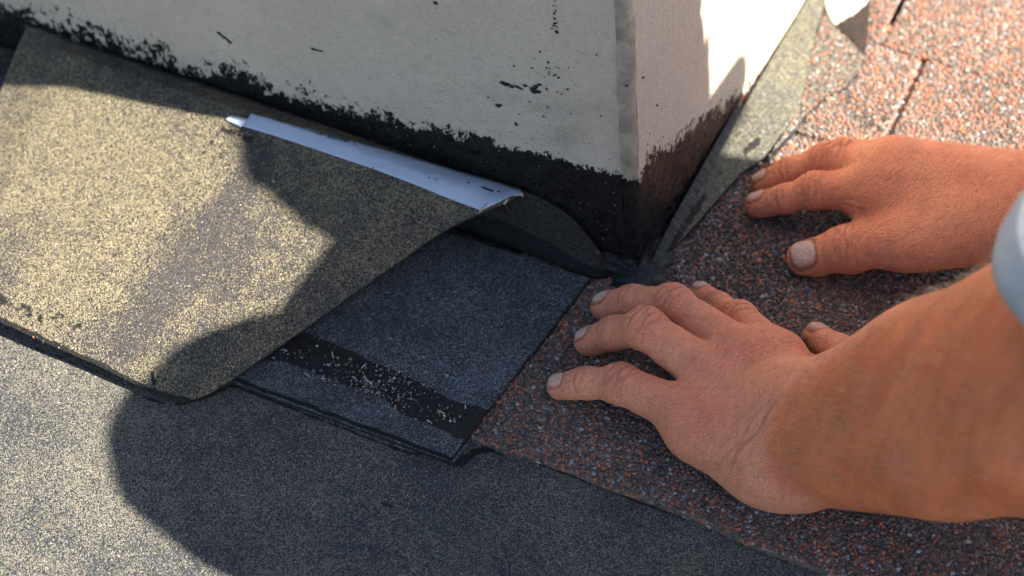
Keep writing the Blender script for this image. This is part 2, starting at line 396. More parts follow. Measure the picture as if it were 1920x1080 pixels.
# tar fillet: lumpy bead of tar at the foot of both walls
def fillet(P0, D, N, length, n, r0, r1):
    P, A = [], []; m = 14
    for i in range(n):
        t = i/(n-1)*length
        for j in range(m):
            th = j/(m-1)
            r = np.interp(t, [0, .03, length], [r0, r0*.8+r1*.2, r1])
            hgt = r*(1-th)**1.6; out = r*th**1.4
            P.append(P0+D*t+VT*hgt+N*(out+.0006))
    P = np.array(P); nz = vnoise(P, 130, 11)*.0016+vnoise(P, 300, 12)*.0009
    P += (N+Z_)*.7*nz[:, None]
    return P, grid_faces(n, m)
P1, F1 = fillet(np.array([.002, 0, 0]), np.array([-1., 0, 0]), np.array([0, -1., 0]), .5, 260, .014, .007)
P2, F2 = fillet(np.array([.0, -.002, 0]), np.array([0, 1., 0]), np.array([1., 0, 0]), .15, 90, .014, .006)
mesh_obj('tar_fillet', np.vstack([P1, P2]), np.vstack([F1, F2+len(P1)])[:, ::-1], M_tar, chim, True)
# tar daubed onto the roof at the corner
def blob_mesh(C, r, seed, n=26, k=7, hgt=.0012, stretch=(1, 1), rot=0.):
    P, Fc = [C+Z_*hgt], []
    rs = np.random.default_rng(seed); ph = rs.uniform(0, 6.28, 6)
    for j in range(1, k):
        for i in range(n):
            a = 2*pi*i/n; rr = r*(1+.22*sin(2*a+ph[0])+.14*sin(3*a+ph[1])+.10*sin(5*a+ph[2])+.05*sin(9*a+ph[3])+.04*sin(13*a+ph[4]))*j/(k-1)
            x, y = rr*cos(a)*stretch[0], rr*sin(a)*stretch[1]; x, y = x*cos(rot)-y*sin(rot), x*sin(rot)+y*cos(rot)
            P.append(C+np.array([x, y, hgt*(1-(j/(k-1))**3)]))
    for i in range(n): Fc.append([0, 1+i, 1+(i+1) % n])
    for j in range(k-2):
        for i in range(n): a0 = 1+j*n; Fc.append([a0+i, a0+n+i, a0+n+(i+1) % n, a0+(i+1) % n])
    return P, Fc
def joined(name, parts, mat, parent, smooth=True):
    V, Fc = [], []
    for P, f in parts:
        b = len(V); V += [tuple(p) for p in P]; Fc += [[q+b for q in g] for g in f]
    return mesh_obj(name, np.array(V), Fc, mat, parent, smooth)
parts = []
for (x, y, r, st, ro) in ((1195, 515, .011, (1.1, .9), .3), (1215, 522, .008, (1, 1.2), 0), (1170, 500, .010, (1.6, .7), -.1), (1235, 492, .008, (.6, 1.7), -.2), (1145, 497, .007, (1.6, .6), -.1), (1188, 492, .012, (1.2, 1.0), 0), (1205, 470, .012, (.9, 1.2), 0), (1222, 455, .009, (.7, 1.6), -.1), (1160, 480, .010, (1.5, .8), -.1), (1218, 500, .007, (1.5, .7), .8), (1200, 528, .006, (1.3, .8), .2)):
    q = at(x, y, T+.0014); parts.append(blob_mesh(q, r, x, hgt=.003, stretch=st, rot=ro))
o = joined('tar_daub', parts, M_tar, chim); o.data.name = 'tar_daub'

def tube(path, r, n=6):
    path = np.asarray(path); P, Fc = [], []
    for i, p in enumerate(path):
        t = path[min(i+1, len(path)-1)]-path[max(i-1, 0)]; t /= np.linalg.norm(t); a_ = np.cross(t, [.3, .2, .9]); a_ /= np.linalg.norm(a_); b_ = np.cross(t, a_)
        rr = r if np.isscalar(r) else r[i]
        for k in range(n): P.append(p+rr*(a_*cos(2*pi*k/n)+b_*sin(2*pi*k/n)))
    for i in range(len(path)-1):
        for k in range(n): Fc.append([i*n+k, i*n+(k+1) % n, (i+1)*n+(k+1) % n, (i+1)*n+k])
    Fc.append(list(range(n))[::-1]); Fc.append([(len(path)-1)*n+k for k in range(n)]); return P, Fc
# ------------------------------------------------------------------ BVH picking on built meshes
def bvh(*objs):
    V, Pp = [], []
    for o in objs:
        b = len(V); V += [v.co.copy() for v in o.data.vertices]; Pp += [[b+i for i in p.vertices] for p in o.data.polygons]
    return BVHTree.FromPolygons(V, Pp)
def pick(tree, x, y):
    d = Vector(ray(x, y)).normalized(); h = tree.ray_cast(Vector(CAM), d)
    if h[0] is None: return None
    n = h[1]
    if n.dot(d) > 0: n = -n
    return np.array(h[0]), np.array(n)

# small tar splashes on the plaster
wt = bvh(front, side, corner)
def splash(tree, x, y, rp, seed, st=1., rot=0., hg=.0005):
    g = pick(tree, x, y)
    if g is None: return None
    c, n = g; e1 = np.cross(n, VT); e1 /= np.linalg.norm(e1); e2 = np.cross(n, e1)
    P, Fc = blob_mesh(np.zeros(3), rp/3500, seed, n=18, k=5, hgt=hg, stretch=(st, 1), rot=rot)
    return [c+n*.0003+e1*p[0]+e2*p[1]+n*p[2] for p in P], Fc
sp_list = [(412, 62, 3, 2.2, -.6), (420, 69, 3.5, 2.4, -.7), (430, 77, 3.5, 2.2, -.6), (590, 92, 2.6, 3, -.1), (602, 95, 2, 2, 0), (817, 5, 3, 1.6, -.9), (945, 156, 4, 2.4, -.2), (958, 160, 3.5, 2.4, -.3), (972, 163, 3, 2.5, -.2), (985, 160, 3, 1.4, .4), (1004, 163, 5, 1.3, 1.2), (1006, 171, 5, 1.5, .4), (1000, 169, 6, 1.1, 0), (1012, 158, 3, 1.5, .8), (935, 197, 4.5, 1.5, .1), (916, 182, 2, 1, 0), (1045, 60, 3, 1, 0), (968, 232, 3, 1.4, -.9), (1231, 197, 2.5, 1, 0), (1175, 160, 2.5, 1.2, 0), (1205, 145, 2.5, 1.2, 0)]
for k_ in range(46):
    t_ = random.random()
    if k_ < 16: x, y = random.gauss(1041, 3), random.uniform(0, 62)
    elif k_ < 34: x, y = random.gauss(1035, 22), random.gauss(135, 26)
    else: x, y = random.gauss(1060, 60), random.uniform(90, 230)
    sp_list.append((x, y, random.uniform(.8, 2.0), random.uniform(1, 1.8), random.uniform(-1.5, 1.5)))
parts = [q for i, (x, y, r, st, ro) in enumerate(sp_list) if (q := splash(wt, x, y, r, i+50, st, ro))]
tag(joined('tar_splash', parts, M_tar, chim), kind='stuff')

# ------------------------------------------------------------------ felt sheets
def thick_patch(name, G, t, mat, parent=None, attrs=None, toward=None):
    """G (nu,nv,3) upper surface; give it thickness t downwards along normals"""
    nu, nv, _ = G.shape
    du = np.gradient(G, axis=0); dv = np.gradient(G, axis=1); N = np.cross(du, dv); N /= np.linalg.norm(N, axis=2, keepdims=True)+1e-12
    fl_ = (N[..., 2].mean() < 0) if toward is None else ((N.reshape(-1, 3).mean(0)@toward) < 0)
    if fl_: N = -N
    top = G.reshape(-1, 3); bot = (G-N*t).reshape(-1, 3); n = nu*nv
    F_top = grid_faces(nu, nv); 
    cr = -1 if fl_ else 1
    if cr < 0: F_top = F_top[:, ::-1]
    F_bot = F_top[:, ::-1]+n
    idx = np.arange(n).reshape(nu, nv)
    loop = np.r_[idx[:, 0], idx[-1, 1:], idx[-2::-1, -1], idx[0, -2:0:-1]]
    nx = np.roll(loop, -1); side_ = np.stack([loop, nx, nx+n, loop+n], 1)
    if cr > 0: side_ = side_[:, ::-1]
    Fc = np.vstack([F_top, F_bot, side_])
    if attrs:
        attrs = {k: np.r_[v.ravel(), np.full(n, 2.5) if k == 'tar' else v.ravel()] for k, v in attrs.items()}
    o = mesh_obj(name, np.vstack([top, bot]), Fc, mat, parent, False, attrs)
    sm = np.ones(len(Fc), bool); sm[-len(side_):] = False
    if len(o.data.polygons) == len(Fc): o.data.polygons.foreach_set('use_smooth', sm)
    return o, N
def wallhit(x, y):   # point on the front wall plane under a pixel
    n = np.array([0, 1., 0]); n = np.cross(np.array([1., 0, 0]), VT); d = ray(x, y); t = -(CAM@n)/(d@n); return CAM+d*t-np.array([0, .0025, 0])
# main yellow-grey sheet, leaning from the roof up onto the wall, its right end lifted
top = np.array([wallhit(*q) for q in smooth_line([(52, 46), (170, 84), (300, 128), (450, 177), (600, 228), (750, 280), (870, 322), (985, 357)], 220)])
def edge3(pts, n, it=2):
    q = smooth_line(pts, n, it); return np.array([at(x, y, z) for x, y, z in q])
bot = edge3([(-170, 520, .010), (-60, 574, .010), (0, 604, .0105), (90, 645, .0095), (180, 684, .008), (240, 714, .007), (285, 736, .0055), (325, 752, .0045), (352, 752, .0045)], 220)
right = edge3([(985, 357, top[-1][2]), (945, 378, .043), (905, 397, .040), (870, 413, .036), (820, 438, .031), (760, 480, .026), (700, 523, .022), (640, 565, .018), (560, 622, .0145), (500, 664, .0125), (440, 707, .0095), (385, 742, .006), (352, 752, .0045)], 150, 2)
right[0] = top[-1]
left = edge3([(52, 46, top[0][2]), (22, 112, .030), (0, 172, .024), (-60, 300, .02), (-130, 430, .016), (-170, 520, .010)], 150, 2); left[0] = top[0]
u = np.linspace(0, 1, 220)[:, None, None]; v = np.linspace(0, 1, 150)[None, :, None]
G = (1-v)*top[:, None]+v*bot[:, None]+(1-u)*left[None]+u*right[None]-((1-u)*(1-v)*top[0]+u*(1-v)*top[-1]+(1-u)*v*bot[0]+u*v*bot[-1])
# sag / belly: sheet lies flat, then turns up near the wall
prof = np.interp(np.linspace(0, 1, 150), [0, .08, .2, .4, .6, .8, .92, 1], [0, .006, .008, .007, .006, .0045, .002, 0])
w_ = (1-np.abs(np.linspace(0, 1, 220)-.5)*2)**.4
G[..., 2] += prof[None]*sstep(0, .15, np.linspace(0, 1, 220))[:, None]*sstep(0, .12, 1-np.linspace(0, 1, 220))[:, None]
nf = vnoise(G.reshape(-1, 3), 14, 21).reshape(220, 150)*.0016+vnoise(G.reshape(-1, 3), 40, 22).reshape(220, 150)*.0004
G[..., 2] += nf*np.sin(np.linspace(0, pi, 150))[None]*np.sin(np.linspace(0, pi, 220))[:, None]
px, py, _ = pr(G)
bare = np.clip(1.2*np.exp(-(pdist(px, py, [(490, 290), (420, 400), (330, 520), (240, 640)])/np.interp(py, [280, 640], [30, 42]))**4), 0, 1.)
bare = np.maximum(bare, .7*np.exp(-(pdist(px, py, [(190, 640), (330, 650), (440, 690)])/34)**2))
bare = np.maximum(bare, .8*np.exp(-(pdist(px, py, [(330, 740), (370, 700), (385, 620)])/30)**2))
bare = np.maximum(bare, .55*sstep(700, 500, px)*0+.35*np.exp(-(pdist(px, py, [(700, 330), (560, 560)])/25)**2))
tar = -1.3+np.zeros(px.shape)
bl = [(-60, 578), (0, 604), (90, 645), (180, 684), (240, 714), (285, 736), (352, 752)]
tar = np.maximum(tar, -1.3+2.9*np.exp(-(pdist(px, py, bl)/np.interp(px, [0, 300], [14, 9]))**2))
for line, w, a in (([(-40, 545), (60, 590), (160, 615)], 30, 1.6), ([(60, 630), (200, 690)], 26, 1.45), ([(425, 235), (400, 262), (372, 300)], 12, 1.52), ([(455, 240), (428, 268), (405, 310)], 13, 1.5), ([(420, 244), (470, 262)], 16, 1.62), ([(228, 652), (262, 662)], 9, 1.2), ([(235, 660), (300, 700)], 26, 1.0), ([(285, 700), (292, 735)], 12, 1.7), ([(960, 352), (985, 357)], 8, 1.), ([(590, 250), (640, 268)], 5, 1.)):
    tar = np.maximum(tar, -1.3+a*1.15*np.exp(-(pdist(px, py, line)/w)**2))
sheet, sN = thick_patch('felt_sheet', G, .0026, M_sheet, None, {'tar': tar, 'bare': bare})
tag(sheet, 'yellow-grey granulated roofing felt leaning from roof up the front wall, white tape along it', 'roofing felt')
st_ = bvh(sheet)

# white tape strips stuck on it
def tape_strip(x_top, x_bot, nu=110, nv=10, ragged=True, seed=0):
    """top and bottom px polylines"""
    A = resample(x_top, nu); B = resample(x_bot, nu); G2 = np.zeros((nu, nv, 3)); ok = True
    rs = np.random.default_rng(seed)
    jt = np.cumsum(rs.normal(0, .5, nu)); jt -= np.linspace(jt[0], jt[-1], nu)
    for i in range(nu):
        for j in range(nv):
            f = j/(nv-1); q = A[i]*(1-f)+B[i]*f + (np.array([0, 1.])*jt[i]*.5*(1-f) if ragged else 0)
            g = pick(st_, *q)
            if g is None: g = (np.array(G2[i, j-1]) if j else np.array(G2[i-1, j]), Z_)
            G2[i, j] = g[0]+g[1]*.0012
    return G2
tapeo = empty('tape_strip', tuple(at(700, 300, .03))); tag(tapeo, 'torn strip of pale blue-white tape stuck along the upper edge of the felt sheet', 'tape')
def addtape(Gt, name='tape'):
    L0 = np.array(tapeo.location); o, _ = thick_patch(name, Gt-L0, .0005, M_tape, tapeo); return o
tp_top = [(471, 216), (520, 231), (575, 247), (592, 253), (600, 256), (612, 256), (640, 264), (652, 270), (654, 266), (662, 269), (720, 284), (800, 308), (880, 331), (940, 349), (979, 361)]
tp_bot = [(456, 238), (540, 264), (620, 291), (700, 318), (780, 348), (850, 376), (896, 393), (901, 397)]
t1 = addtape(tape_strip(tp_top, tp_bot, seed=3))
t2 = addtape(tape_strip([(431, 219), (450, 222), (466, 226)], [(424, 226), (436, 232), (452, 240)], 14, 6, True, 5))
# teal scuffs of torn tape at its upper edge, and threads at the cut end
s = NT('tape_residue'); M_res = s.fin((.05, .075, .095), .5)
parts = [q for i, (x, y, r, st, ro) in enumerate([(625, 262, 4, 4.2, .32), (638, 266, 4, 3, .32), (592, 250, 3, 4, .3), (578, 246, 2, 4, .3), (655, 268, 2.4, 1.6, .3)]) if (q := splash(st_, x, y, r, i+300, st, pi+ro*1.2, .0009))]
L0 = np.array(tapeo.location)
parts2 = [([p-L0+Z_*.0009 for p in P], Fc) for P, Fc in parts]
joined('residue', parts2, M_res, tapeo)
tt = bvh(sheet)
parts = [q for i, (x, y, r, st, ro) in enumerate([(912, 358, 3.2, 3.2, .35), (922, 361, 2.2, 2, .3), (878, 346, 2.2, 1.2, 0), (805, 337, 1.3, 1, 0), (818, 340, 1.4, 1, 0), (700, 318, 1.2, 1.4, 0), (665, 274, 2, 1, 0), (935, 363, 1.8, 1.2, 0)]) if (q := splash(st_, x, y, r, i+400, st, pi+ro, .0006))]
tag(joined('tar_fleck', [([p-L0+Z_*.0011 for p in P], Fc) for P, Fc in parts], M_tar, tapeo), kind='stuff')
for pts in ([(899, 401, .040), (903, 395, .042), (909, 389, .0435), (913, 384, .043)], [(945, 386, .042), (949, 380, .0435), (953, 376, .044)], [(975, 364, .045), (979, 368, .045), (980, 371, .043)]):
    joined('thread', [tube([at(*q)-L0+Z_*.001 for q in pts], [.0005, .0006, .0005, .0003][:len(pts)])], M_thread, tapeo)

# under-layer of felt: curves from the shingle up the wall to the corner
tb = smooth_line([(800, 300, 0), (985, 353, 0), (1030, 374, 0), (1072, 400, 0), (1105, 436, 0), (1128, 466, 0), (1152, 497, 0)], 90)
topB = np.array([wallhit(x, y)+np.array([0, .0005, 0]) for x, y, _ in tb])
botB = edge3([(640, 362, .004), (860, 428, .0045), (1000, 478, .0055), (1110, 524, .006), (1150, 512, .006)], 90)
vv = np.linspace(0, 1, 50)[None, :, None]
GB = topB[:, None]*(1-vv)+botB[:, None]*vv
GB[..., 2] -= (np.sin(vv[0, :, 0]*pi)*.004)[None]*sstep(0, .2, np.linspace(1, 0, 90))[:, None]
GB = GB+np.array([0, -.0, 0]); px, py, _ = pr(GB)
tarB = -1.3+3.2*sstep(.42, .62, vv[0, :, 0])[None]+np.zeros((90, 1))+.5*sstep(900, 850, px)
under, _ = thick_patch('felt_underlayer', GB, .002, NT('x').m if False else None, None, {'tar': tarB, 'bare': .6+px*0})
M_under = mineral('felt_brown', (.05, .04, .03), (.026, .022, .02), (.011, .01, .009), 1100, .4, .7, tarmask=True)
under.data.materials.append(M_under)
tag(under, 'dark brown felt underlayer curving up the wall under the lifted end of the taped sheet', 'roofing felt')
# neighbouring blue-grey sheet peeking out at the far left
GL = np.zeros((30, 40, 3)); 
for i in range(30):
    for j in range(40): 
        a_, b_ = i/29, j/39; GL[i, j] = at(-330+a_*360, 130+b_*420-a_*(1-b_)*-8, .016-.010*b_)
nb_, _ = thick_patch('felt_sheet', GL, .0024, M_piece, None, {'tar': -1.3+np.zeros((30, 40))})
tag(nb_, 'blue-grey felt sheet just showing at the left edge behind the taped sheet', 'roofing felt')

# ------------------------------------------------------------------ grey shingle with the tar band
pc = empty('shingle_piece', tuple(at(760, 640, .001))); tag(pc, 'blue-grey shingle tab with a black tar band, lying between felt sheet and hand', 'shingle'); L0 = np.array(pc.location)
def quadpatch(c00, c10, c11, c01, nu, nv, zf):
    G = np.zeros((nu, nv, 3))
    for i in range(nu):
        for j in range(nv):
            a_, b_ = i/(nu-1), j/(nv-1); q = np.array(c00)*(1-a_)*(1-b_)+np.array(c10)*a_*(1-b_)+np.array(c11)*a_*b_+np.array(c01)*(1-a_)*b_
            G[i, j] = at(q[0], q[1], zf(a_, b_))
    return G
zf = lambda a_, b_: .0088-.0022*b_
Gp = quadpatch((560, 345), (1106, 521), (848, 855), (330, 665), 170, 150, zf)
e_ = vnoise(Gp.reshape(-1, 3), 160, 31).reshape(170, 150)*.0006
iu = np.linspace(0, 1, 170)[:, None]; Gp[..., 0] += e_*(iu > .985); Gp[..., 1] += e_*(np.linspace(0, 1, 150)[None] > .985)
Gp[..., 2] += vnoise(Gp.reshape(-1, 3), 35, 32).reshape(170, 150)*.0004
px, py, _ = pr(Gp)
band = [(575, 628), (640, 655), (740, 700), (860, 755), (912, 772), (902, 800), (878, 822), (850, 815), (750, 770), (660, 725), (560, 682), (495, 668), (530, 640)]
sdp = sdpoly(px, py, band)
tarp = np.clip(1.05+sdp/8, -1.3, 2.2); holes = np.zeros(px.shape)
for (x, y, w, a) in ((690, 720, 26, 1.5), (720, 745, 30, 1.3), (640, 700, 16, 1.1), (830, 770, 34, 1.2), (790, 760, 16, 1.1)): holes += a*np.exp(-((px-x)**2+(py-y)**2)/w**2)
tarp = tarp-holes*np.clip(tarp+1.3, 0, 1)
tarp = np.maximum(tarp, -1.3+2.2*np.exp(-((px-1106)/14)**2-((py-515)/10)**2))
rim = -1.3+1.35*np.exp(-(pdist(px, py, [(440, 702), (848, 855)])/5)**2)
tarp = np.maximum(tarp, rim)
top_l, _ = thick_patch('top_layer', Gp-L0, .0042, M_piece, pc, {'tar': tarp})
Gq = quadpatch((560, 352), (1112, 526), (851, 868), (326, 676), 90, 80, lambda a_, b_: .0040-.0018*b_)
Gq[..., 2] += vnoise(Gq.reshape(-1, 3), 60, 33).reshape(90, 80)*.0003
px, py, _ = pr(Gq)
bot_l, _ = thick_patch('bottom_layer', Gq-L0, .0026, M_piece, pc, {'tar': -.9+np.zeros(px.shape)+.9*np.exp(-(pdist(px, py, [(440, 712), (851, 868), (1112, 526)])/3)**2)})
# loose granules, chips and fibres stuck in the tar band
tr = BVHTree.FromPolygons([Vector(np.array(v.co)+L0) for v in top_l.data.vertices], [list(p.vertices) for p in top_l.data.polygons])
pts, rr = [], []
for cx_, cy_, sx, sy, n in ((700, 725, 34, 14, 120), (640, 700, 30, 12, 45), (745, 748, 26, 12, 70), (600, 665, 40, 14, 40), (760, 720, 60, 22, 60), (830, 775, 34, 14, 60), (745, 695, 20, 6, 40), (530, 665, 20, 10, 24), (800, 640, 200, 70, 50)):
    for _ in range(n):
        g = pick(tr, random.gauss(cx_, sx), random.gauss(cy_, sy)+0)
        if g: pts.append(g[0]+Z_*.0004); rr.append(random.choice([.0003, .0004, .0005, .0005, .0008]))
for x, y in ((500, 666), (513, 672), (508, 662), (588, 697), (690, 746), (768, 718), (733, 780), (780, 788)):
    g = pick(tr, x, y)
    if g: pts.append(g[0]+Z_*.0006); rr.append(.0012)
tag(stones('loose_granules', np.array(pts)-L0, np.array(rr), M_bits, pc, .8), kind='stuff')
fib = []
for x, y, dx, dy in ((622, 660, 3, 13), (678, 692, 9, -8), (570, 700, 9, 7), (660, 707, 8, 5), (690, 715, 8, 8), (608, 705, -4, 8), (683, 705, 3, 9), (872, 760, 1, 8), (655, 675, 5, 2), (800, 790, 10, 5), (820, 770, 14, 8), (735, 727, 4, 6)):
    a_, b_ = pick(tr, x, y), pick(tr, x+dx, y+dy)
    if a_ and b_: fib.append(tube([a_[0]-L0+Z_*.0006, (a_[0]+b_[0])/2-L0+Z_*.0011, b_[0]-L0+Z_*.0007], .00028, 5))
tag(joined('fibres', fib, M_thread, pc), kind='stuff')

# ------------------------------------------------------------------ right side: flashing strip, mottled patch, upright flap
def two_edge_patch(name, A, B, t, mat, label, cat, attrs=None, nu=160, nv=24, tarf=None):
    A, B = edge3(A, nu), edge3(B, nu); v_ = np.linspace(0, 1, nv)[None, :, None]; G = A[:, None]*(1-v_)+B[:, None]*v_
    G[..., 2] += vnoise(G.reshape(-1, 3), 40, 41).reshape(nu, nv)*.0006
    px, py, _ = pr(G); o, _ = thick_patch(name, G, t, mat, None, {'tar': tarf(px, py) if tarf else -1.3+px*0})
    return tag(o, label, cat)
def tar_strip(px, py):
    r = -1.3+np.zeros(px.shape)
    for line, w, a in (([(1250, 480), (1280, 430), (1320, 370)], 16, 1.9), ([(1345, 330), (1380, 290)], 9, 1.5), ([(1552, 0), (1531, 60), (1516, 130), (1503, 192)], 4, 1.9), ([(1470, 245), (1428, 302)], 2.5, 1.5), ([(1398, 285), (1420, 265)], 12, 2.1), ([(1240, 470), (1300, 400), (1370, 330)], 10, 1.3), ([(1390, 205), (1320, 320), (1250, 450)], 8, 1.6), ([(1225, 500), (1260, 440)], 20, 1.7)):
        r = np.maximum(r, -1.3+a*1.1*np.exp(-(pdist(px, py, line)/w)**2))
    return r
strip = two_edge_patch('flashing_strip', [(1562, -80, .0088), (1512, 0, .0088), (1452, 100, .0088), (1391, 203, .0086), (1333, 314, .0084), (1300, 376, .0082), (1270, 432, .008), (1240, 476, .007)],
                       [(1590, -80, .0085), (1552, 0, .0085), (1531, 60, .0085), (1516, 130, .0085), (1503, 192, .0085), (1470, 245, .0082), (1428, 302, .008), (1394, 318, .008), (1374, 342, .0078), (1332, 388, .0075), (1288, 440, .0072), (1248, 482, .006)],
                       .0026, M_strip, 'narrow yellow-grey felt strip running up along the sunlit side wall', 'roofing felt', tarf=tar_strip)
strip2 = two_edge_patch('flashing_strip', [(1382, 196, .0115), (1322, 303, .0115), (1260, 412, .011), (1222, 488, .009)], [(1392, 206, .0100), (1336, 314, .0098), (1272, 432, .0094), (1236, 494, .008)],
                        .002, M_tar, 'thin tarred felt strip squeezed between side wall and yellow-grey strip', 'roofing felt', tarf=lambda px, py: 1.6+px*0)
# mottled shingle patch
patch_px = [(1528, 66), (1548, 24), (1566, 46), (1596, 74), (1622, 100), (1612, 128), (1580, 165), (1548, 178), (1520, 206), (1478, 252), (1440, 296), (1470, 245), (1500, 195), (1512, 140)]
pat = empty('shingle_patch', tuple(at(1560, 110, .005))); tag(pat, 'mottled green and red shingle piece tucked beside the felt strip', 'shingle'); L0 = np.array(pat.location)
P2d = np.array([at(x, y, .008)[:2] for x, y in patch_px])-L0[:2]
slab('slab', P2d, -.0005, .0026, M_asph, pat, .0004, .0003)
bb0, bb1 = P2d.min(0), P2d.max(0); n = 5200; q = RNG.uniform(bb0, bb1, (n, 2)); ins = inside(q[:, 0], q[:, 1], P2d.tolist()); q = q[ins]
stones('granule_layer', np.c_[q, np.full(len(q), .0028)], RNG.uniform(.0006, .0011, len(q)), M_mixg, pat)
edge_t = [tube([np.array([*at(x, y, .008)[:2], .0058])-L0 for x, y in pts], .0011, 6) for pts in ([(1622, 102), (1613, 129), (1596, 148), (1578, 166)], [(1548, 180), (1520, 208), (1480, 253), (1441, 297)])]
for e_t in edge_t: joined('tarred_edge', [e_t], M_tar, pat)
pg = at(1268, 505, .0055); stones('pale_grit', np.array([at(random.gauss(1264, 9)+t*26, random.gauss(488, 8)+t*50, .0062) for t in np.linspace(0, 1, 90)]), RNG.uniform(.0004, .0009, 90), M_bits, chim)
# flat tarred offcut at the top edge of the picture, white paint on its far half
fl = empty('flashing_offcut', tuple(at(1590, 20, .01))); tag(fl, 'small flat felt offcut at the top, white painted half and tar-black half', 'roofing felt'); L0 = np.array(fl.location)
A_ = edge3([(1530, -130, .0100), (1546, 0, .0092), (1552, 26, .0090), (1566, 47, .0086)], 60); B_ = edge3([(1638, -130, .0100), (1631, 0, .0092), (1628, 60, .0090), (1622, 101, .0086)], 60)
v_ = np.linspace(0, 1, 40)[None, :, None]; Gf = A_[:, None]*(1-v_)+B_[:, None]*v_; px, py, _ = pr(Gf)
sdl = (py-np.interp(px, [1540, 1566, 1600, 1630], [60, 44, 26, -2]))
oF, _ = thick_patch('offcut_slab', Gf-L0, .0026, M_wall, fl, {'tar': np.clip(sdl/3, -6, 6), 'brown': .25+px*0, 'grime': px*0})

# stray bright bits on roof and sheet
def scatter(tree, regs, name, mat, label=None, parent=None):
    pts, rr = [], []
    for x, y, sx, sy, n, r in regs:
        for _ in range(n):
            g = pick(tree, random.gauss(x, sx), random.gauss(y, sy))
            if g: pts.append(g[0]+g[1]*.0003); rr.append(r*random.uniform(.6, 1.4))
    o = stones(name, np.array(pts), np.array(rr), mat, parent, .8); return o
o = scatter(st_, [(60, 80, 12, 10, 12, .0005), (105, 105, 14, 7, 24, .0005), (205, 140, 40, 18, 18, .0004), (290, 170, 60, 22, 24, .00035), (115, 108, 6, 4, 10, .0007), (600, 400, 200, 120, 60, .0003), (90, 640, 50, 18, 90, .0005), (513, 346, 2, 2, 1, .001), (207, 222, 1, 1, 1, .0005), (300, 700, 50, 20, 40, .0004)], 'loose_granules', M_bits, None, sheet)
fillet_tree = bvh(bpy.data.objects['tar_fillet'], front, side)
o = scatter(fillet_tree, [(850, 300, 160, 40, 110, .0003), (600, 240, 160, 30, 90, .0003), (300, 140, 160, 25, 80, .0003), (1150, 420, 50, 60, 90, .00035), (1300, 380, 50, 60, 60, .00035)], 'loose_granules', M_bits, None, chim)
tag(scatter(bvh(bpy.data.objects['rolled_roofing']), [(349, 1041, 1, 1, 1, .0011), (500, 850, 300, 100, 40, .0004), (900, 950, 300, 80, 50, .0004), (236, 716, 6, 3, 4, .0009)], 'loose_granules', M_bits, None, roof), kind='stuff')
#PERSON#
# ------------------------------------------------------------------ person: distance-field modelled body
def J(x, y, z, rp=None):
    p = at(x, y, z); d = pr(p)[2]
    return (p, rp*d/FPX) if rp else p
def smin(a, b, k):
    h = np.maximum(k-np.abs(a-b), 0)/k; return np.minimum(a, b)-h*h*k*.25
class Prim:
    def __init__(s, a, b, ra, rb): s.a, s.b, s.ra, s.rb = np.array(a, float), np.array(b, float), ra, rb; s.ba = s.b-s.a; s.l2 = max(s.ba@s.ba, 1e-12)
    def __call__(s, P):
        pa = P-s.a; h = np.clip((pa@s.ba)/s.l2, 0, 1); return np.linalg.norm(pa-h[..., None]*s.ba, axis=-1)-(s.ra+(s.rb-s.ra)*h)
class Ell:
    def __init__(s, c, ax, r): s.c = np.array(c, float); s.A = np.array(ax, float); s.r = np.array(r, float)   # rows of A = axes
    def __call__(s, P):
        q = (P-s.c)@s.A.T; k0 = np.linalg.norm(q/s.r, axis=-1); k1 = np.linalg.norm(q/s.r**2, axis=-1)+1e-9; return k0*(k0-1)/k1
class Field:
    """groups: list of (prims, inner k); joined to group 0 with k_out, to one another with k_sep; tweaks: fn(P)->delta, local"""
    def __init__(s, base, kb, groups=(), ko=.007, ks=.0012, tweaks=(), carve=()): s.base, s.kb, s.groups, s.ko, s.ks, s.tweaks, s.carve = base, kb, groups, ko, ks, tweaks, carve
    def prune(s, c, R):
        def near(pr_): return [q for q in pr_ if q(c[None])[0] < R+.03]
        return Field(near(s.base), s.kb, [(g, k) for g, k in ((near(g), k) for g, k in s.groups) if g], s.ko, s.ks, [t for t in s.tweaks if np.linalg.norm(t.c-c) < R+t.R], s.carve)
    def __call__(s, P):
        d = np.full(P.shape[:-1], 1.)
        for q in s.base: d = smin(d, q(P), s.kb)
        fd = None
        for g, k in s.groups:
            e = np.full(P.shape[:-1], 1.)
            for q in g: e = smin(e, q(P), k)
            fd = e if fd is None else smin(fd, e, s.ks)
        if fd is not None: d = smin(d, fd, s.ko)
        for t in s.tweaks: d = d + t(P)
        for q in s.carve: d = np.maximum(d, -q(P))
        return d
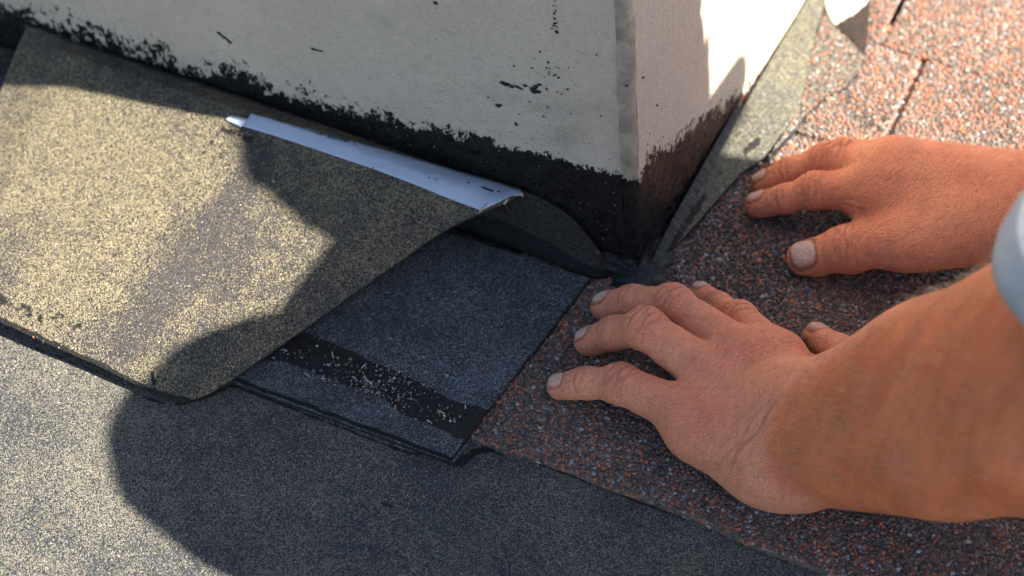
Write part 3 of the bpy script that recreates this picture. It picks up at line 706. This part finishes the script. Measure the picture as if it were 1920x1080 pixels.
def surf_nets(F, lo, hi, vox, B=24):
    lo = np.array(lo, float); n = np.ceil((np.array(hi)-lo)/vox).astype(int)+1
    nb = np.ceil(n/B).astype(int); allV, allK, quads = [], [], []
    K = lambda I: (I[..., 0].astype(np.int64)*(1 << 40)) + (I[..., 1].astype(np.int64) << 20) + I[..., 2]
    offs = np.array([[i, j, k] for i in (0, 1) for j in (0, 1) for k in (0, 1)])
    edges = [(a, b) for a in range(8) for b in range(a+1, 8) if np.abs(offs[a]-offs[b]).sum() == 1]
    half = B*vox*.5*1.7321
    cs = np.stack(np.meshgrid(*[np.arange(q) for q in nb], indexing='ij'), -1).reshape(-1, 3)
    cent = lo+(cs+.5)*B*vox; dc = F(cent)
    for c, ctr in zip(cs[np.abs(dc) < half*1.25+.004], cent[np.abs(dc) < half*1.25+.004]):
        f = F.prune(ctr, half)
        if not f.base and not f.groups: continue
        g = np.stack(np.meshgrid(*[np.arange(B+1)]*3, indexing='ij'), -1)+c*B
        D = f(lo+g*vox)
        s_ = D < 0
        cor = np.stack([s_[o[0]:B+o[0], o[1]:B+o[1], o[2]:B+o[2]] for o in offs], -1)
        act = np.argwhere(cor.any(-1) & ~cor.all(-1))
        if len(act) == 0: continue
        dv = np.stack([D[act[:, 0]+o[0], act[:, 1]+o[1], act[:, 2]+o[2]] for o in offs], 1)
        acc = np.zeros((len(act), 3)); cnt = np.zeros(len(act))
        for a, b in edges:
            m = (dv[:, a] < 0) != (dv[:, b] < 0); t = dv[m, a]/(dv[m, a]-dv[m, b])
            acc[m] += offs[a]+(offs[b]-offs[a])*t[:, None]; cnt[m] += 1
        V = lo+(act+c*B+acc/cnt[:, None])*vox
        # one Newton step onto the surface
        e = vox*.5; d0 = f(V); gr = np.stack([f(V+np.eye(3)[i]*e)-d0 for i in range(3)], 1)/e
        V = V-gr*(np.clip(d0, -vox*.5, vox*.5)/np.maximum((gr**2).sum(1), .2))[:, None]
        allV.append(V); allK.append(K(act+c*B))
        for ax in range(3):
            o1, o2 = [i for i in range(3) if i != ax]
            sl = [slice(0, B)]*3; a0 = s_[0:B, 0:B, 0:B]; sh = [slice(0, B)]*3; sh[ax] = slice(1, B+1); a1 = s_[tuple(sh)]
            E = np.argwhere(a0 != a1); 
            if len(E) == 0: continue
            flip = a0[E[:, 0], E[:, 1], E[:, 2]]
            I = E+c*B; u1 = np.zeros(3, int); u1[o1] = 1; u2 = np.zeros(3, int); u2[o2] = 1
            q = np.stack([K(I-u1-u2), K(I-u2), K(I), K(I-u1)], 1)
            if ax == 1: flip = ~flip
            q[~flip] = q[~flip][:, ::-1]; quads.append(q)
    V = np.concatenate(allV); k = np.concatenate(allK); Q = np.concatenate(quads)
    o = np.argsort(k); k = k[o]; V = V[o]; pos = np.searchsorted(k, Q); pos[pos >= len(k)] = 0
    good = (k[pos] == Q).all(1); return V, pos[good]
class Tweak:
    def __init__(s, c, R, fn): s.c, s.R, s.fn = np.array(c, float), R, fn
    def __call__(s, P): return s.fn(P)
def frame(a, up):
    a = a/np.linalg.norm(a); b = np.cross(up, a); b /= np.linalg.norm(b); return a, b, np.cross(a, b)
def creases(c, a, up, offs_, depth, w, half=.010):
    a, b, n = frame(a, up)
    def fn(P):
        q = P-c; t = q@a; s_ = q@b; h = q@n
        m = np.exp(-(s_/half)**4)*sstep(-.002, .004, h)*np.exp(-(t/.02)**6); r = 0
        for i, o_ in enumerate(offs_): r = r+depth*(1-.25*(i % 2))*np.exp(-((t-o_-.0006*np.sin(s_*520+i*2.))/w)**2)
        return r*m
    t_ = Tweak(c, .022, fn); CREASES.append((t_, depth)); return t_
NAILS = []; CREASES = []
def nail(tip, dip, up, r, hw, ln, tilt=0.):
    """nail plate: raised region near the fingertip, groove around"""
    a, b, n = frame(tip-dip, up)
    n2 = n*cos(tilt)+b*sin(tilt); b2 = np.cross(n2, a)
    cen = tip - a*(ln*.5-r*.72)
    def reg(P):
        q = P-cen; t = q@a; s_ = q@b2; h = q@n2
        k = ((np.abs(s_)/hw)**3.2+(np.abs(t)/(ln*.5))**3.6)**(1/3.4)
        return k, h
    def fn(P):
        k, h = reg(P); m = sstep(.0005, .003, h)
        return m*(-.00045*sstep(1.0, .86, k)+.0007*np.exp(-((k-1.08)/.09)**2)) 
    NAILS.append(reg); return Tweak(cen, ln*1.4+.006, fn)
UPV = np.array([0, -.15, 1.]); UPV /= np.linalg.norm(UPV)

def finger(js, k=.005, pads=True, up=UPV, nailsz=None, tilt=0., crease=True, tweaks=None, cr_half=.010):
    """js: [(p, r)] tip, DIP, PIP, MCP"""
    pr_ = []
    for (a, ra), (b, rb) in zip(js[:-1], js[1:]): pr_.append(Prim(a, b, ra, rb))
    if len(js) == 4:
        (t, rt), (d, rd), (p, rp), (m, rm) = js
        pr_.append(Prim(p+up*rp*.10, p+up*rp*.10, rp*1.02, rp*1.02))
        mid = (p+m)/2; pr_.append(Prim(mid*.7+p*.3-up*rp*.15, mid*.6+m*.4-up*rp*.2, rp*.95, rp*1.02))
        pr_.append(Prim(t-up*.001, (t*.6+d*.4)-up*.0012, rt*.98, rt*1.05))
        if crease:
            tweaks.append(creases(p, m-p, up, [-.0048, -.0016, .0014, .0046], .0007, .0008, cr_half))
            tweaks.append(creases(d, p-d, up, [-.0016, .0016], .0005, .0007, cr_half*.85))
    if nailsz: tweaks.append(nail(js[0][0], js[1][0], up, js[0][1], nailsz[0], nailsz[1], tilt))
    return (pr_, k)

def seglen(nm, js):
    L_ = [round(float(np.linalg.norm(a[0]-b[0]))*1000) for a, b in zip(js[:-1], js[1:])]; print('LEN', nm, L_, 'r', [round(j[1]*1000, 1) for j in js])

# ---------------- left hand (nearer), fingers to the left
tw = []
Lp = [J(1050, 724, .0105, 21), J(1098, 718, .0175, 28), J(1165, 720, .0250, 34), J(1292, 775, .030, 42)]
Lr = [J(1102, 640, .0105, 22), J(1150, 625, .0220, 30), J(1210, 616, .0370, 36), J(1340, 705, .036, 42)]
Lm = [J(1134, 574, .0105, 23), J(1185, 565, .0200, 29), J(1262, 571, .0330, 34), J(1400, 665, .040, 42)]
Li = [J(1312, 552, .0105, 20), J(1346, 574, .0185, 25), J(1386, 600, .0300, 31), J(1462, 668, .040, 40)]
Lt = [J(1530, 632, .0125, 27), J(1572, 660, .020, 31), J(1630, 720, .026, 40), J(1560, 790, .034, 46)]
for n_, j_ in (('Lp', Lp), ('Lr', Lr), ('Lm', Lm), ('Li', Li), ('Lt', Lt)): seglen(n_, j_)
upL = np.array([-.1, -.2, 1.]); upL /= np.linalg.norm(upL)
tend = []
G_L = [finger(Lp, up=upL, nailsz=(.0042, .0085), tilt=-.2, tweaks=tw), finger(Lr, up=upL, nailsz=(.0046, .0095), tilt=-.55, tweaks=tw), finger(Lm, up=upL, nailsz=(.0048, .0095), tilt=-.6, tweaks=tw),
       finger(Li, up=upL, nailsz=(.0044, .0085), tilt=-.6, tweaks=tw), finger(Lt[:3], up=upL, nailsz=(.0058, .0105), tilt=-.8, tweaks=tw)]
w1, w2 = J(1492, 768, .043, 74), J(1474, 852, .027, 84)
heel = J(1425, 868, .022, 62)
palm = []
for j_, w_ in ((Lp, w2), (Lr, w2), (Lm, w1), (Li, w1)): palm.append(Prim(j_[3][0]-Z_*.004, w_[0]-Z_*.002, j_[3][1]*.98, w_[1]*.82))
mid1 = (Lr[3][0]+Lm[3][0])/2
palm += [Prim(mid1-Z_*.010, (w1[0]+w2[0])/2-Z_*.003, .015, .021), Prim(Lp[3][0]+np.array([.006, -.003, -.009]), heel[0], .014, heel[1]), Prim(w1[0], w2[0], w1[1], w2[1]*.95), Prim(heel[0], w2[0], heel[1], heel[1]),
         Prim(Lt[2][0], w1[0]-Z_*.004, Lt[2][1], .017), Prim(Li[3][0]-Z_*.014, Lt[2][0], .010, .011)]
# forearm, elbow, upper arm
f1, f2, f3 = J(1530, 824, .036, 112), J(1640, 797, .055, 154), J(1770, 766, .084, 200)
el = J(2010, 710, .142, 272)
shL = np.array([.37, -.128, .425])
ua1 = el[0]*.62+shL*.38
print('elbow', el, 'upper arm', np.linalg.norm(el[0]-shL), 'forearm', np.linalg.norm(el[0]-w1[0]))
palm += [Prim(w1[0], f1[0], w1[1], f1[1]*.9), Prim(w2[0], f1[0], w2[1]*.95, f1[1]*.9), Prim(f1[0], f2[0], f1[1]*.96, f2[1]), Prim(f2[0], f3[0], f2[1], f3[1]), Prim(f3[0], el[0], f3[1], el[1]*.95), Prim(J(1478, 908, .0115, 30)[0], J(1512, 912, .0115, 30)[0], .0085, .0085),
         Prim(el[0], shL, .050, .056), Prim(el[0]+np.array([.012, -.01, -.02]), f3[0], .03, .03)]
# tendons on the back of the hand, knuckle heads
for j_, w_ in ((Lp, w2), (Lr, (w1[0]*.4+w2[0]*.6, w1[1])), (Lm, (w1[0]*.7+w2[0]*.3, w1[1])), (Li, w1)):
    q0, q1 = j_[3][0]+upL*(j_[3][1]*1.0-.0020), w_[0]+upL*(w_[1]*.82-.006)
    tend.append(Prim(q0, q0*.45+q1*.55, .0032, .0016))
    palm.append(Prim(j_[3][0]+upL*(j_[3][1]*.18), j_[3][0]+upL*(j_[3][1]*.18), j_[3][1]*.88, j_[3][1]*.88))
bone = el[0]-w1[0]
# fold where the wrist is bent
wc = J(1462, 800, .06)
def wristfold(P):
    a, b, n = frame(f1[0]-mid1, upL); q = P-(w1[0]+w2[0])/2-a*(-.004); t = q@a; s_ = q@b; r = 0
    for o_, dp in ((0., .0007), (-.0045, .0004), (.004, .0003), (-.010, .0003)): r = r+dp*np.exp(-((t-o_-.05*s_-.001*np.sin(s_*300+o_*900))/.0009)**2)
    return r*sstep(-.01, .01, q@n)*sstep(.012, -.01, s_)+0
F_L = Field(palm, .013, G_L+[([q], .001) for q in tend], .006, .0010, tw+[Tweak((w1[0]+w2[0])/2, .06, wristfold)])
VL, QL = surf_nets(F_L, (-.06, -.30, -.02), (.44, .08, .50), .0009)

# ---------------- right hand (farther)
tw = []
Rt = [J(1508, 484, .0115, 27), J(1592, 466, .0200, 40), J(1690, 452, .030, 50), J(1810, 428, .036, 60)]
Ri = [J(1420, 384, .0105, 20), J(1470, 373, .0180, 25), J(1530, 357, .0260, 31), J(1660, 352, .036, 46)]
Rm = [J(1430, 345, .0105, 19), J(1478, 322, .0185, 25), J(1550, 301, .0290, 30), J(1668, 316, .040, 42)]
Rr = [J(1610, 395, .0085, 17), J(1585, 350, .0170, 20), J(1580, 288, .0320, 26), J(1690, 300, .040, 34)]
for n_, j_ in (('Rt', Rt), ('Ri', Ri), ('Rm', Rm), ('Rr', Rr)): seglen(n_, j_)
upR = np.array([-.05, -.25, 1.]); upR /= np.linalg.norm(upR)
tw.append(creases(Rt[1][0], Rt[2][0]-Rt[1][0], upR, [-.0042, -.0016, .0014, .0048], .0006, .0008, .014))
G_R = [(finger(Rt[:3], up=upR, nailsz=(.0070, .0128), tilt=.12, tweaks=tw)[0]+[Prim(Rt[1][0], Rt[1][0]-R_*.004, Rt[1][1]*1.03, Rt[1][1]*.9), Prim(Rt[0][0], Rt[0][0]+R_*.006, Rt[0][1]*1.08, Rt[0][1]*1.22)], .006), finger(Ri, up=upR, nailsz=(.0044, .0095), tilt=-.65, tweaks=tw), finger(Rm, up=upR, nailsz=(.0042, .009), tilt=-.7, tweaks=tw), finger(Rr, up=upR, tweaks=tw)]
rw1, rw2 = J(1930, 360, .055, 66), J(1930, 420, .045, 66)
palmR = [Prim(Ri[3][0], rw2[0], Ri[3][1], rw2[1]), Prim(Rm[3][0], rw1[0], Rm[3][1], rw1[1]), Prim(Rr[3][0], rw1[0], Rr[3][1], rw1[1]*.95), Prim(Rt[2][0], Rt[3][0], Rt[2][1], Rt[3][1]), Prim(Rt[3][0], rw2[0], Rt[3][1], rw2[1]),
         Prim(Ri[3][0]-Z_*.012, Rt[2][0]+R_*.01, .012, .012), Prim(Ri[3][0]-Z_*.008, rw2[0]-Z_*.004, .014, .016), Prim(J(1650, 385, .026), Ri[3][0], .0105, .011)]
for j_ in (Ri, Rm): palmR.append(Prim(j_[3][0]+upR*(j_[3][1]*.15), j_[3][0]+upR*(j_[3][1]*.15), j_[3][1]*.9, j_[3][1]*.9))
# metacarpus pad reaching the roof, under the palm and thumb
elR = np.array([.415, .098, .135]); shR = np.array([.52, .078, .435])
fr1 = (rw1[0]+rw2[0])/2*.6+elR*.4
palmR += [Prim((rw1[0]+rw2[0])/2, fr1, rw1[1]*1.0, .037), Prim(fr1, elR, .040, .042), Prim(elR, shR, .045, .052)]
wfr = lambda P: (lambda q, a: .00025*np.sin((q@a)*1500+3*np.sin((q@np.array([0, 1., .5]))*90))*np.exp(-(np.linalg.norm(q, axis=-1)/.045)**2)*0)(P-rw1[0], R_)
F_R = Field(palmR, .014, G_R, .006, .0010, tw)
VR, QR = surf_nets(F_R, (-.0, -.04, -.02), (.64, .22, .48), .0009)
print('verts', len(VL), len(VR))

# ---------------- head and neck (outside the picture, seen only by its shadow), coarse
hc = np.array([.40, .046, .457]); fd = np.array([-.80, .02, -.60]); fd /= np.linalg.norm(fd); hx = np.cross(fd, np.array([0, 1., 0])); hx = -hx if hx[2] < 0 else hx; hs = np.cross(hx, fd)
ax = np.array([fd, hs, hx])
def hp(f, s_, u_): return hc+fd*f+hs*s_+hx*u_
head = [Ell(hc+hx*.012, ax, (.095, .061, .088)), Ell(hp(.022, 0, -.045), ax, (.062, .055, .062)), Prim(hp(.085, 0, -.012), hp(.103, 0, -.034), .009, .014), Prim(hp(.078, 0, -.088), hp(.07, 0, -.082), .018, .022),
        Prim(hp(.082, -.03, .012), hp(.082, .03, .012), .014, .014), Prim(hp(.084, -.018, -.062), hp(.084, .018, -.062), .009, .009), Ell(hp(-.005, .064, -.014), ax, (.02, .008, .032)), Ell(hp(-.005, -.064, -.014), ax, (.02, .008, .032)),
        Prim(hp(-.03, 0, -.06), np.array([.53, .0, .40]), .056, .062)]
F_H = Field(head, .012, carve=[Ell(hp(.094, .03, -.006), ax, (.010, .014, .009)), Ell(hp(.094, -.03, -.006), ax, (.010, .014, .009))])
VH, QH = surf_nets(F_H, (.24, -.12, .27), (.66, .18, .62), .004)

V = np.vstack([VL, VR, VH]); Q = np.vstack([QL, QR+len(VL), QH+len(VL)+len(VR)])
nailm = np.zeros(len(V)); nedge = np.zeros(len(V))
for reg in NAILS:
    k, h = reg(V); hm = sstep(.0008, .0025, h)*(k < 3)
    near = hm*(np.abs(k) < 1.6); nailm = np.maximum(nailm, sstep(1.0, .92, k)*hm); nedge = np.maximum(nedge, np.exp(-((k-1.08)/.10)**2)*hm)
px, py, _ = pr(V); isL = np.zeros(len(V), bool); isL[:len(VL)] = True; isR = np.zeros(len(V), bool); isR[len(VL):len(VL)+len(VR)] = True
dirt = np.zeros(len(V))
def dab(m, x, y, z, r, a): 
    global dirt
    c = at(x, y, z); dirt = np.maximum(dirt, m*a*np.exp(-(np.linalg.norm(V-c, axis=1)/r)**2))
dab(isL, 1040, 738, .006, .0045, 1.); dab(isL, 1060, 748, .004, .006, .75); dab(isL, 1137, 722, .026, .0016, .95); dab(isL, 1514, 645, .012, .0042, .9); dab(isL, 1310, 550, .008, .0025, .9)
dab(isL, 1310, 560, .01, .005, .45); dab(isL, 1098, 650, .005, .006, .45); dab(isL, 1125, 590, .005, .006, .4); dab(isL, 1382, 708, .055, .0012, .5); dab(isL, 1345, 585, .02, .002, .6)
dab(isR, 1412, 345, .008, .006, 1.); dab(isR, 1420, 395, .004, .007, .5); dab(isR, 1490, 495, .012, .0028, .9); dab(isR, 1600, 395, .01, .016, .8); dab(isR, 1640, 368, .03, .007, .3)
dirt = np.maximum(dirt, nedge*.8)
for j_ in (Lp, Lr, Lm, Li, Lt, Ri, Rm, Rt, Rr):
    tip_ = j_[0][0]; dirt = np.maximum(dirt, .85*np.exp(-(np.linalg.norm(V-tip_-(tip_-j_[1][0])*.18+Z_*.003, axis=1)/.0065)**2))
# tan: forearms browner beyond the wrist of the left arm
aL = (f1[0]-mid1)/np.linalg.norm(f1[0]-mid1); tL = (V-(w1[0]+w2[0])/2)@aL
tanline = [(1700, 560), (1586, 644), (1530, 690), (1477, 730), (1442, 770), (1422, 833), (1428, 885), (1459, 919), (1505, 937), (1600, 1000)]
sd_ = pdist(px, py, tanline); rgt = inside(px, py, tanline+[(2600, 1400), (2600, 0), (1700, 0)])
tan_ = np.where(isL, sstep(-12, 26, np.where(rgt, sd_, -sd_)+5*vnoise(V, 260, 51)), np.where(isR, .25, .6))
redk = np.zeros(len(V)); crs = np.zeros(len(V))
for t_, dp_ in CREASES: m_ = np.linalg.norm(V-t_.c, axis=1) < t_.R; crs[m_] = np.maximum(crs[m_], t_(V[m_])/dp_)
crs = np.maximum(crs, np.where(isL, wristfold(V)/.0007, 0)*(np.linalg.norm(V-w2[0], axis=1) < .05))
for j_ in (Lp, Lr, Lm, Li, Ri, Rm, Rr):
    for q, a_, r_ in ((j_[2], .8, .011), (j_[1], .5, .008), (j_[3], .7, .016), (j_[0], .6, .008)): redk = np.maximum(redk, a_*np.exp(-(np.linalg.norm(V-q[0]-UPV*q[1]*.7, axis=1)/r_)**2))
person = empty('person', (.62, 0, T)); tag(person, 'person kneeling at the right, both bare hands pressed flat on the red shingles', 'person'); L0 = np.array(person.location)

s = NT('skin')
mot = s.noise(34, 5, .6)
base = s.ramp(mot, [(.3, (.76, .26, .14)), (.7, (.85, .35, .20))])
base = s.mix(s.math('MULTIPLY', s.attr('red'), .32), base, (.62, .17, .10))
base = s.mix(s.math('MULTIPLY', s.attr('tan'), .8), base, s.ramp(s.noise(22, 4), [(.35, (.56, .13, .040)), (.7, (.74, .20, .072))]))
aa = math.atan2(aL[1], aL[0])
def dirco(sx, sy, sz, off=0.):
    m1 = s.n.new('ShaderNodeMapping'); m1.inputs['Rotation'].default_value = (0, 0, -aa-off); s.link(s.tc.outputs['Object'], m1.inputs[0])
    m2 = s.n.new('ShaderNodeMapping'); m2.inputs['Scale'].default_value = (sx, sy, sz); s.link(m1.outputs[0], m2.inputs[0]); return m2.outputs[0]
wr = s.noise(1., 4, .62, dirco(760, 150, 300, -.1), .8)
wl_ = s.ramp(wr, [(.36, 0.), (.5, 1.)])
hand = s.math('SUBTRACT', 1., s.math('MULTIPLY', s.attr('tan'), .6))
base = s.mix(s.math('MULTIPLY', s.math('SUBTRACT', 1., wl_), s.math('MULTIPLY', hand, .26)), base, (.36, .12, .07))
fine = s.noise(900, 3, .6); base = s.mix(s.ramp(fine, [(.32, .25), (.52, 0.)]), base, (.36, .12, .07))
base = s.mix(s.math('MULTIPLY', s.attr('crease'), .42), base, (.28, .075, .045))
base = s.mix(s.attr('nail'), base, s.ramp(s.noise(300, 3), [(.35, (.60, .38, .29)), (.65, (.70, .48, .38))]))
dk = s.math('MULTIPLY', s.attr('dirt'), s.ramp(s.noise(600, 4, .7), [(.3, 1.), (.62, .55)]))
base = s.mix(dk, base, (.035, .022, .018))
gr_ = s.ramp(s.noise(120, 5, .7), [(.52, 0.), (.72, .38)]); base = s.mix(gr_, base, (.30, .12, .08))
base = s.mix(s.ramp(s.noise(70, 4, .7, dirco(1, .4, 1)), [(.56, 0.), (.7, .35)]), base, (.46, .17, .10))
cell = s.ramp(s.voro(620, feat='DISTANCE_TO_EDGE')['Distance'], [(0, 0.), (.16, 1.)])
nb = s.bump(cell, .00035); nb = s.bump(wr, .0010, s.math('SUBTRACT', 1.1, s.math('MULTIPLY', s.attr('tan'), .8)), nb); nb = s.bump(s.noise(1., 3, .5, dirco(26, 60, 60)), .0035, s.math('MULTIPLY_ADD', s.attr('tan'), .5, .15), nb); nb = s.bump(s.noise(90, 3, .5), .0016, 1., nb)
ring = s.noise(1., 4, .6, dirco(120, 22, 22), .6); base = s.mix(s.math('MULTIPLY', s.attr('tan'), s.ramp(ring, [(.36, .35), (.56, 0.)])), base, (.36, .10, .04))
blot = s.noise(28, 4, .6); base = s.mix(s.ramp(blot, [(.52, 0.), (.68, .45)]), base, (.62, .20, .12))
s.b.inputs['Subsurface Weight'].default_value = .22; s.b.inputs['Subsurface Radius'].default_value = (1, .35, .18); s.b.inputs['Subsurface Scale'].default_value = .004
s.link(nb, s.b.inputs['Normal']); s.link(base, s.b.inputs['Base Color'])
s.link(s.mixf(s.attr('nail'), s.ramp(s.noise(220, 3), [(.3, .5), (.7, .68)]), .42), s.b.inputs['Roughness']); s.b.inputs['Specular IOR Level'].default_value = .25
body = mesh_obj('body', V-L0, Q, s.m, person, True, {'nail': nailm, 'dirt': dirt, 'tan': tan_, 'red': redk, 'crease': crs})

# fine golden hairs along the forearms
me = body.data; fz = me.polygons
pc_ = V[Q].mean(1); cand = np.where((tan_[Q[:, 0]] > .5) & (np.arange(len(Q)) < len(QL)) & (pr(pc_)[0] < 2000) & (pr(pc_)[1] < 900))[0]
nrm = np.cross(V[Q[:, 2]]-V[Q[:, 0]], V[Q[:, 3]]-V[Q[:, 1]]); nrm /= np.linalg.norm(nrm, axis=1, keepdims=True)+1e-12
selh = RNG.choice(cand, min(2400, len(cand)), replace=False)
P0 = pc_[selh]; N0 = nrm[selh]; wrist_dir = (w1[0]-f3[0])/np.linalg.norm(w1[0]-f3[0])
Hv, Hf = [], []
side_v = Z_
for i in range(len(P0)):
    d_ = wrist_dir+np.array([0, .35, .1])+RNG.normal(0, .35, 3); d_ -= N0[i]*(d_@N0[i]); d_ /= np.linalg.norm(d_); ln = RNG.uniform(.004, .010)
    a_ = P0[i]-N0[i]*.0003; b_ = a_+d_*ln*.5+N0[i]*ln*.34; c_ = a_+d_*ln+N0[i]*ln*.42; w_ = np.cross(d_, N0[i])*.00005; n = len(Hv)
    Hv += [a_-w_, a_+w_, b_+w_, b_-w_, c_, a_+N0[i]*.00008, b_+N0[i]*.00008]; Hf += [[n, n+3, n+6, n+5], [n+5, n+6, n+2, n+1], [n, n+1, n+2, n+3], [n+3, n+2, n+4], [n+6, n+3, n+4], [n+2, n+6, n+4]]
s = NT('arm_hair'); M_ah = s.fin((.42, .27, .14), .4, None, .6)
ah = mesh_obj('arm_hair', np.array(Hv)-L0, Hf, M_ah, person); tag(ah, kind='stuff')

# ---------------- clothes and hair
s = NT('shirt_cloth'); M_shirt = s.fin(s.ramp(s.noise(60, 3), [(.3, (.68, .70, .72)), (.7, (.76, .77, .78))]), .85, s.bump(s.noise(1400, 2), .0006, 1., s.bump(s.noise(30, 4, .6), .012)), .2)
s = NT('cuff_cloth'); M_cuff = s.fin(s.ramp(s.noise(60, 3), [(.3, (.30, .32, .34)), (.7, (.38, .40, .42))]), .85, s.bump(s.noise(1400, 2), .0004), .2)
s = NT('trouser_cloth'); M_tr = s.fin(s.ramp(s.noise(60, 3), [(.3, (.03, .04, .07)), (.7, (.05, .06, .09))]), .9, s.bump(s.noise(18, 3), .01), .2)
s = NT('head_hair'); M_hair = s.fin(s.ramp(s.noise(200, 4, .6, s.co((1, 1, .15))), [(.3, (.02, .012, .008)), (.7, (.05, .03, .018))]), .5, s.bump(s.noise(300, 4), .004), .4)
hips = np.array([.86, .0, .27]); chest = np.array([.60, -.0, .36])
uad = (shL-el[0])/np.linalg.norm(shL-el[0])
sl0 = J(2190, 560, .245)[0] if False else None
rim_c = el[0]+(shL-el[0])*.26
torso = [Prim(np.array([.42, -.085, .466]), np.array([.435, .004, .489]), .048, .047), Prim(shL+np.array([.05, -.022, -.045]), chest, .082, .13), Prim(shL+np.array([.03, .02, -.01]), chest, .070, .13), Prim(shR, chest, .055, .13), Prim(chest+np.array([-.06, -.05, .0]), hips, .125, .15), Prim(chest+np.array([-.05, .03, -.02]), hips, .115, .14), Prim(chest, hips+np.array([0, 0, .02]), .15, .15),  # neck bridge and extra left shoulder bulk added to fill out the cast shadow
         Prim(shL, shR, .06, .053), Prim(np.array([.52, -.06, .36]), np.array([.54, .05, .34]), .12, .12), Prim(shR, elR*.6+shR*.4, .054, .054)]
shadow_lumps = [Prim(np.array([.52, .08, .497]), np.array([.52, .170, .492]), .021, .017), Prim(np.array([.52, .126, .49]), np.array([.52, .130, .568]), .014, .003), Prim(np.array([.52, .095, .50]), np.array([.52, .090, .54]), .014, .004)]  # unseen lumps added to the shirt to cast the jagged side-wall shadow
F_S = Field(torso, .022, [(shadow_lumps, .005)], .012, .005)
VS, QS = surf_nets(F_S, (.25, -.35, .0), (1.1, .3, .68), .006)
shirt = mesh_obj('shirt', VS-L0, QS, M_shirt, person, True)
# left sleeve: an open cloth tube with a rolled rim
def sleeve(nu=110, nv=30):
    c0 = at(2240, 508, .225); c1 = shL; m_ax = R_; n_ax = U_*.80-F_*(-.60)*(-1.)
    n_ax = U_*.62+F_*.78; m_ = R_*.96+U_*.10
    a_, b_, n_ = frame(c1-el[0], Z_)
    if b_@R_ < 0: b_ = -b_
    if n_@n_ax < 0: n_ = -n_
    if np.cross(m_, n_ax)@(c1-c0) * (np.cross(b_, n_)@(c1-c0)) < 0: n_ = -n_
    ax0 = np.cross(m_, n_ax); ax0 /= np.linalg.norm(ax0); ax0 = ax0 if ax0@(c1-c0) > 0 else -ax0
    P = []; prof = [(.012, -.008), (.004, -.0075), (0, -.004), (-.001, 0), (0, .003), (.004, .0045), (.010, .0045), (.0115, .002), (.013, .0002), (.0225, 0), (.0232, .0011), (.0250, .0011), (.0257, 0)]
    LL = np.linalg.norm(c1-c0); rows_ = prof+[(t, 0) for t in np.linspace(.029, LL, nv)]
    for t, dr in rows_:
        f = sstep(0, 1, t/LL); c = c0+ax0*min(t, .03)*(1-f)*1. + (c1-c0-ax0*.0)*max(0, t/LL) - ax0*0
        e1 = m_*(1-f)+b_*f; e2 = n_ax*(1-f)+n_*f; e1 /= np.linalg.norm(e1); e2 -= e1*(e2@e1); e2 /= np.linalg.norm(e2); r = .067+(.074-.067)*f+dr
        for i in range(nu):
            th = 2*pi*i/nu; rr = r*(1+.03*sin(2*th+1.2)+.014*sin(5*th+t*60)+.010*sin(11*th-t*90)*min(1, t/.04)); P.append(c+(e1*cos(th)+e2*sin(th))*rr)
    P = np.array(P); m = len(rows_); i, j = np.meshgrid(np.arange(m-1), np.arange(nu), indexing='ij'); A0 = (i*nu+j).ravel(); A1 = (i*nu+(j+1) % nu).ravel()
    return P, np.stack([A0, A1, A1+nu, A0+nu], 1), m, nu
PS, FS, m_, nu_ = sleeve()
slv = mesh_obj('sleeve', PS-L0, FS, M_shirt, person, True); slv.data.materials.append(M_cuff)
mi = np.zeros(len(FS), np.int32); mi[:nu_*7] = 1
if len(slv.data.polygons) == len(FS): slv.data.polygons.foreach_set('material_index', mi)
legs = []
for sg in (-1, 1):
    kn = np.array([.52, .12*sg, .075]); an = np.array([.93, .11*sg, .06]); legs += [Prim(hips+np.array([0, .07*sg, -.03]), kn+np.array([.03, 0, .02]), .10, .065), Prim(kn, an, .062, .045)]
legs.append(Prim(hips+np.array([0, -.05, 0]), hips+np.array([0, .05, 0]), .135, .135))
VT_, QT_ = surf_nets(Field(legs, .03), (.4, -.3, -.02), (1.1, .3, .48), .007)
VT_[:, 2] = np.maximum(VT_[:, 2], T+.001); mesh_obj('trousers', VT_-L0, QT_, M_tr, person, True)
for sg in (-1, 1):
    a_ = np.array([.93, .11*sg, .05]); Vb, Qb = surf_nets(Field([Prim(a_, a_+np.array([.07, 0, -.005]), .042, .04), Prim(a_+np.array([.06, 0, -.01]), a_+np.array([.13, 0.02*sg, -.02]), .036, .03)], .02), (.85, -.2 if sg < 0 else .03, -.0), (1.14, -.03 if sg < 0 else .22, .14), .006)
    mesh_obj('shoe', Vb-L0, Qb, M_hair, person, True)
hairf = Field([Ell(hp(-.014, 0, .022), ax, (.098, .067, .092))], .01, carve=[Ell(hp(.085, 0, -.045), ax, (.075, .085, .085))])
Vh, Qh = surf_nets(hairf, (.26, -.1, .30), (.57, .17, .62), .004); Vh += (vnoise(Vh, 70, 61)*.004)[:, None]*(Vh-hc)/.09
mesh_obj('hair', Vh-L0, Qh, M_hair, person, True)
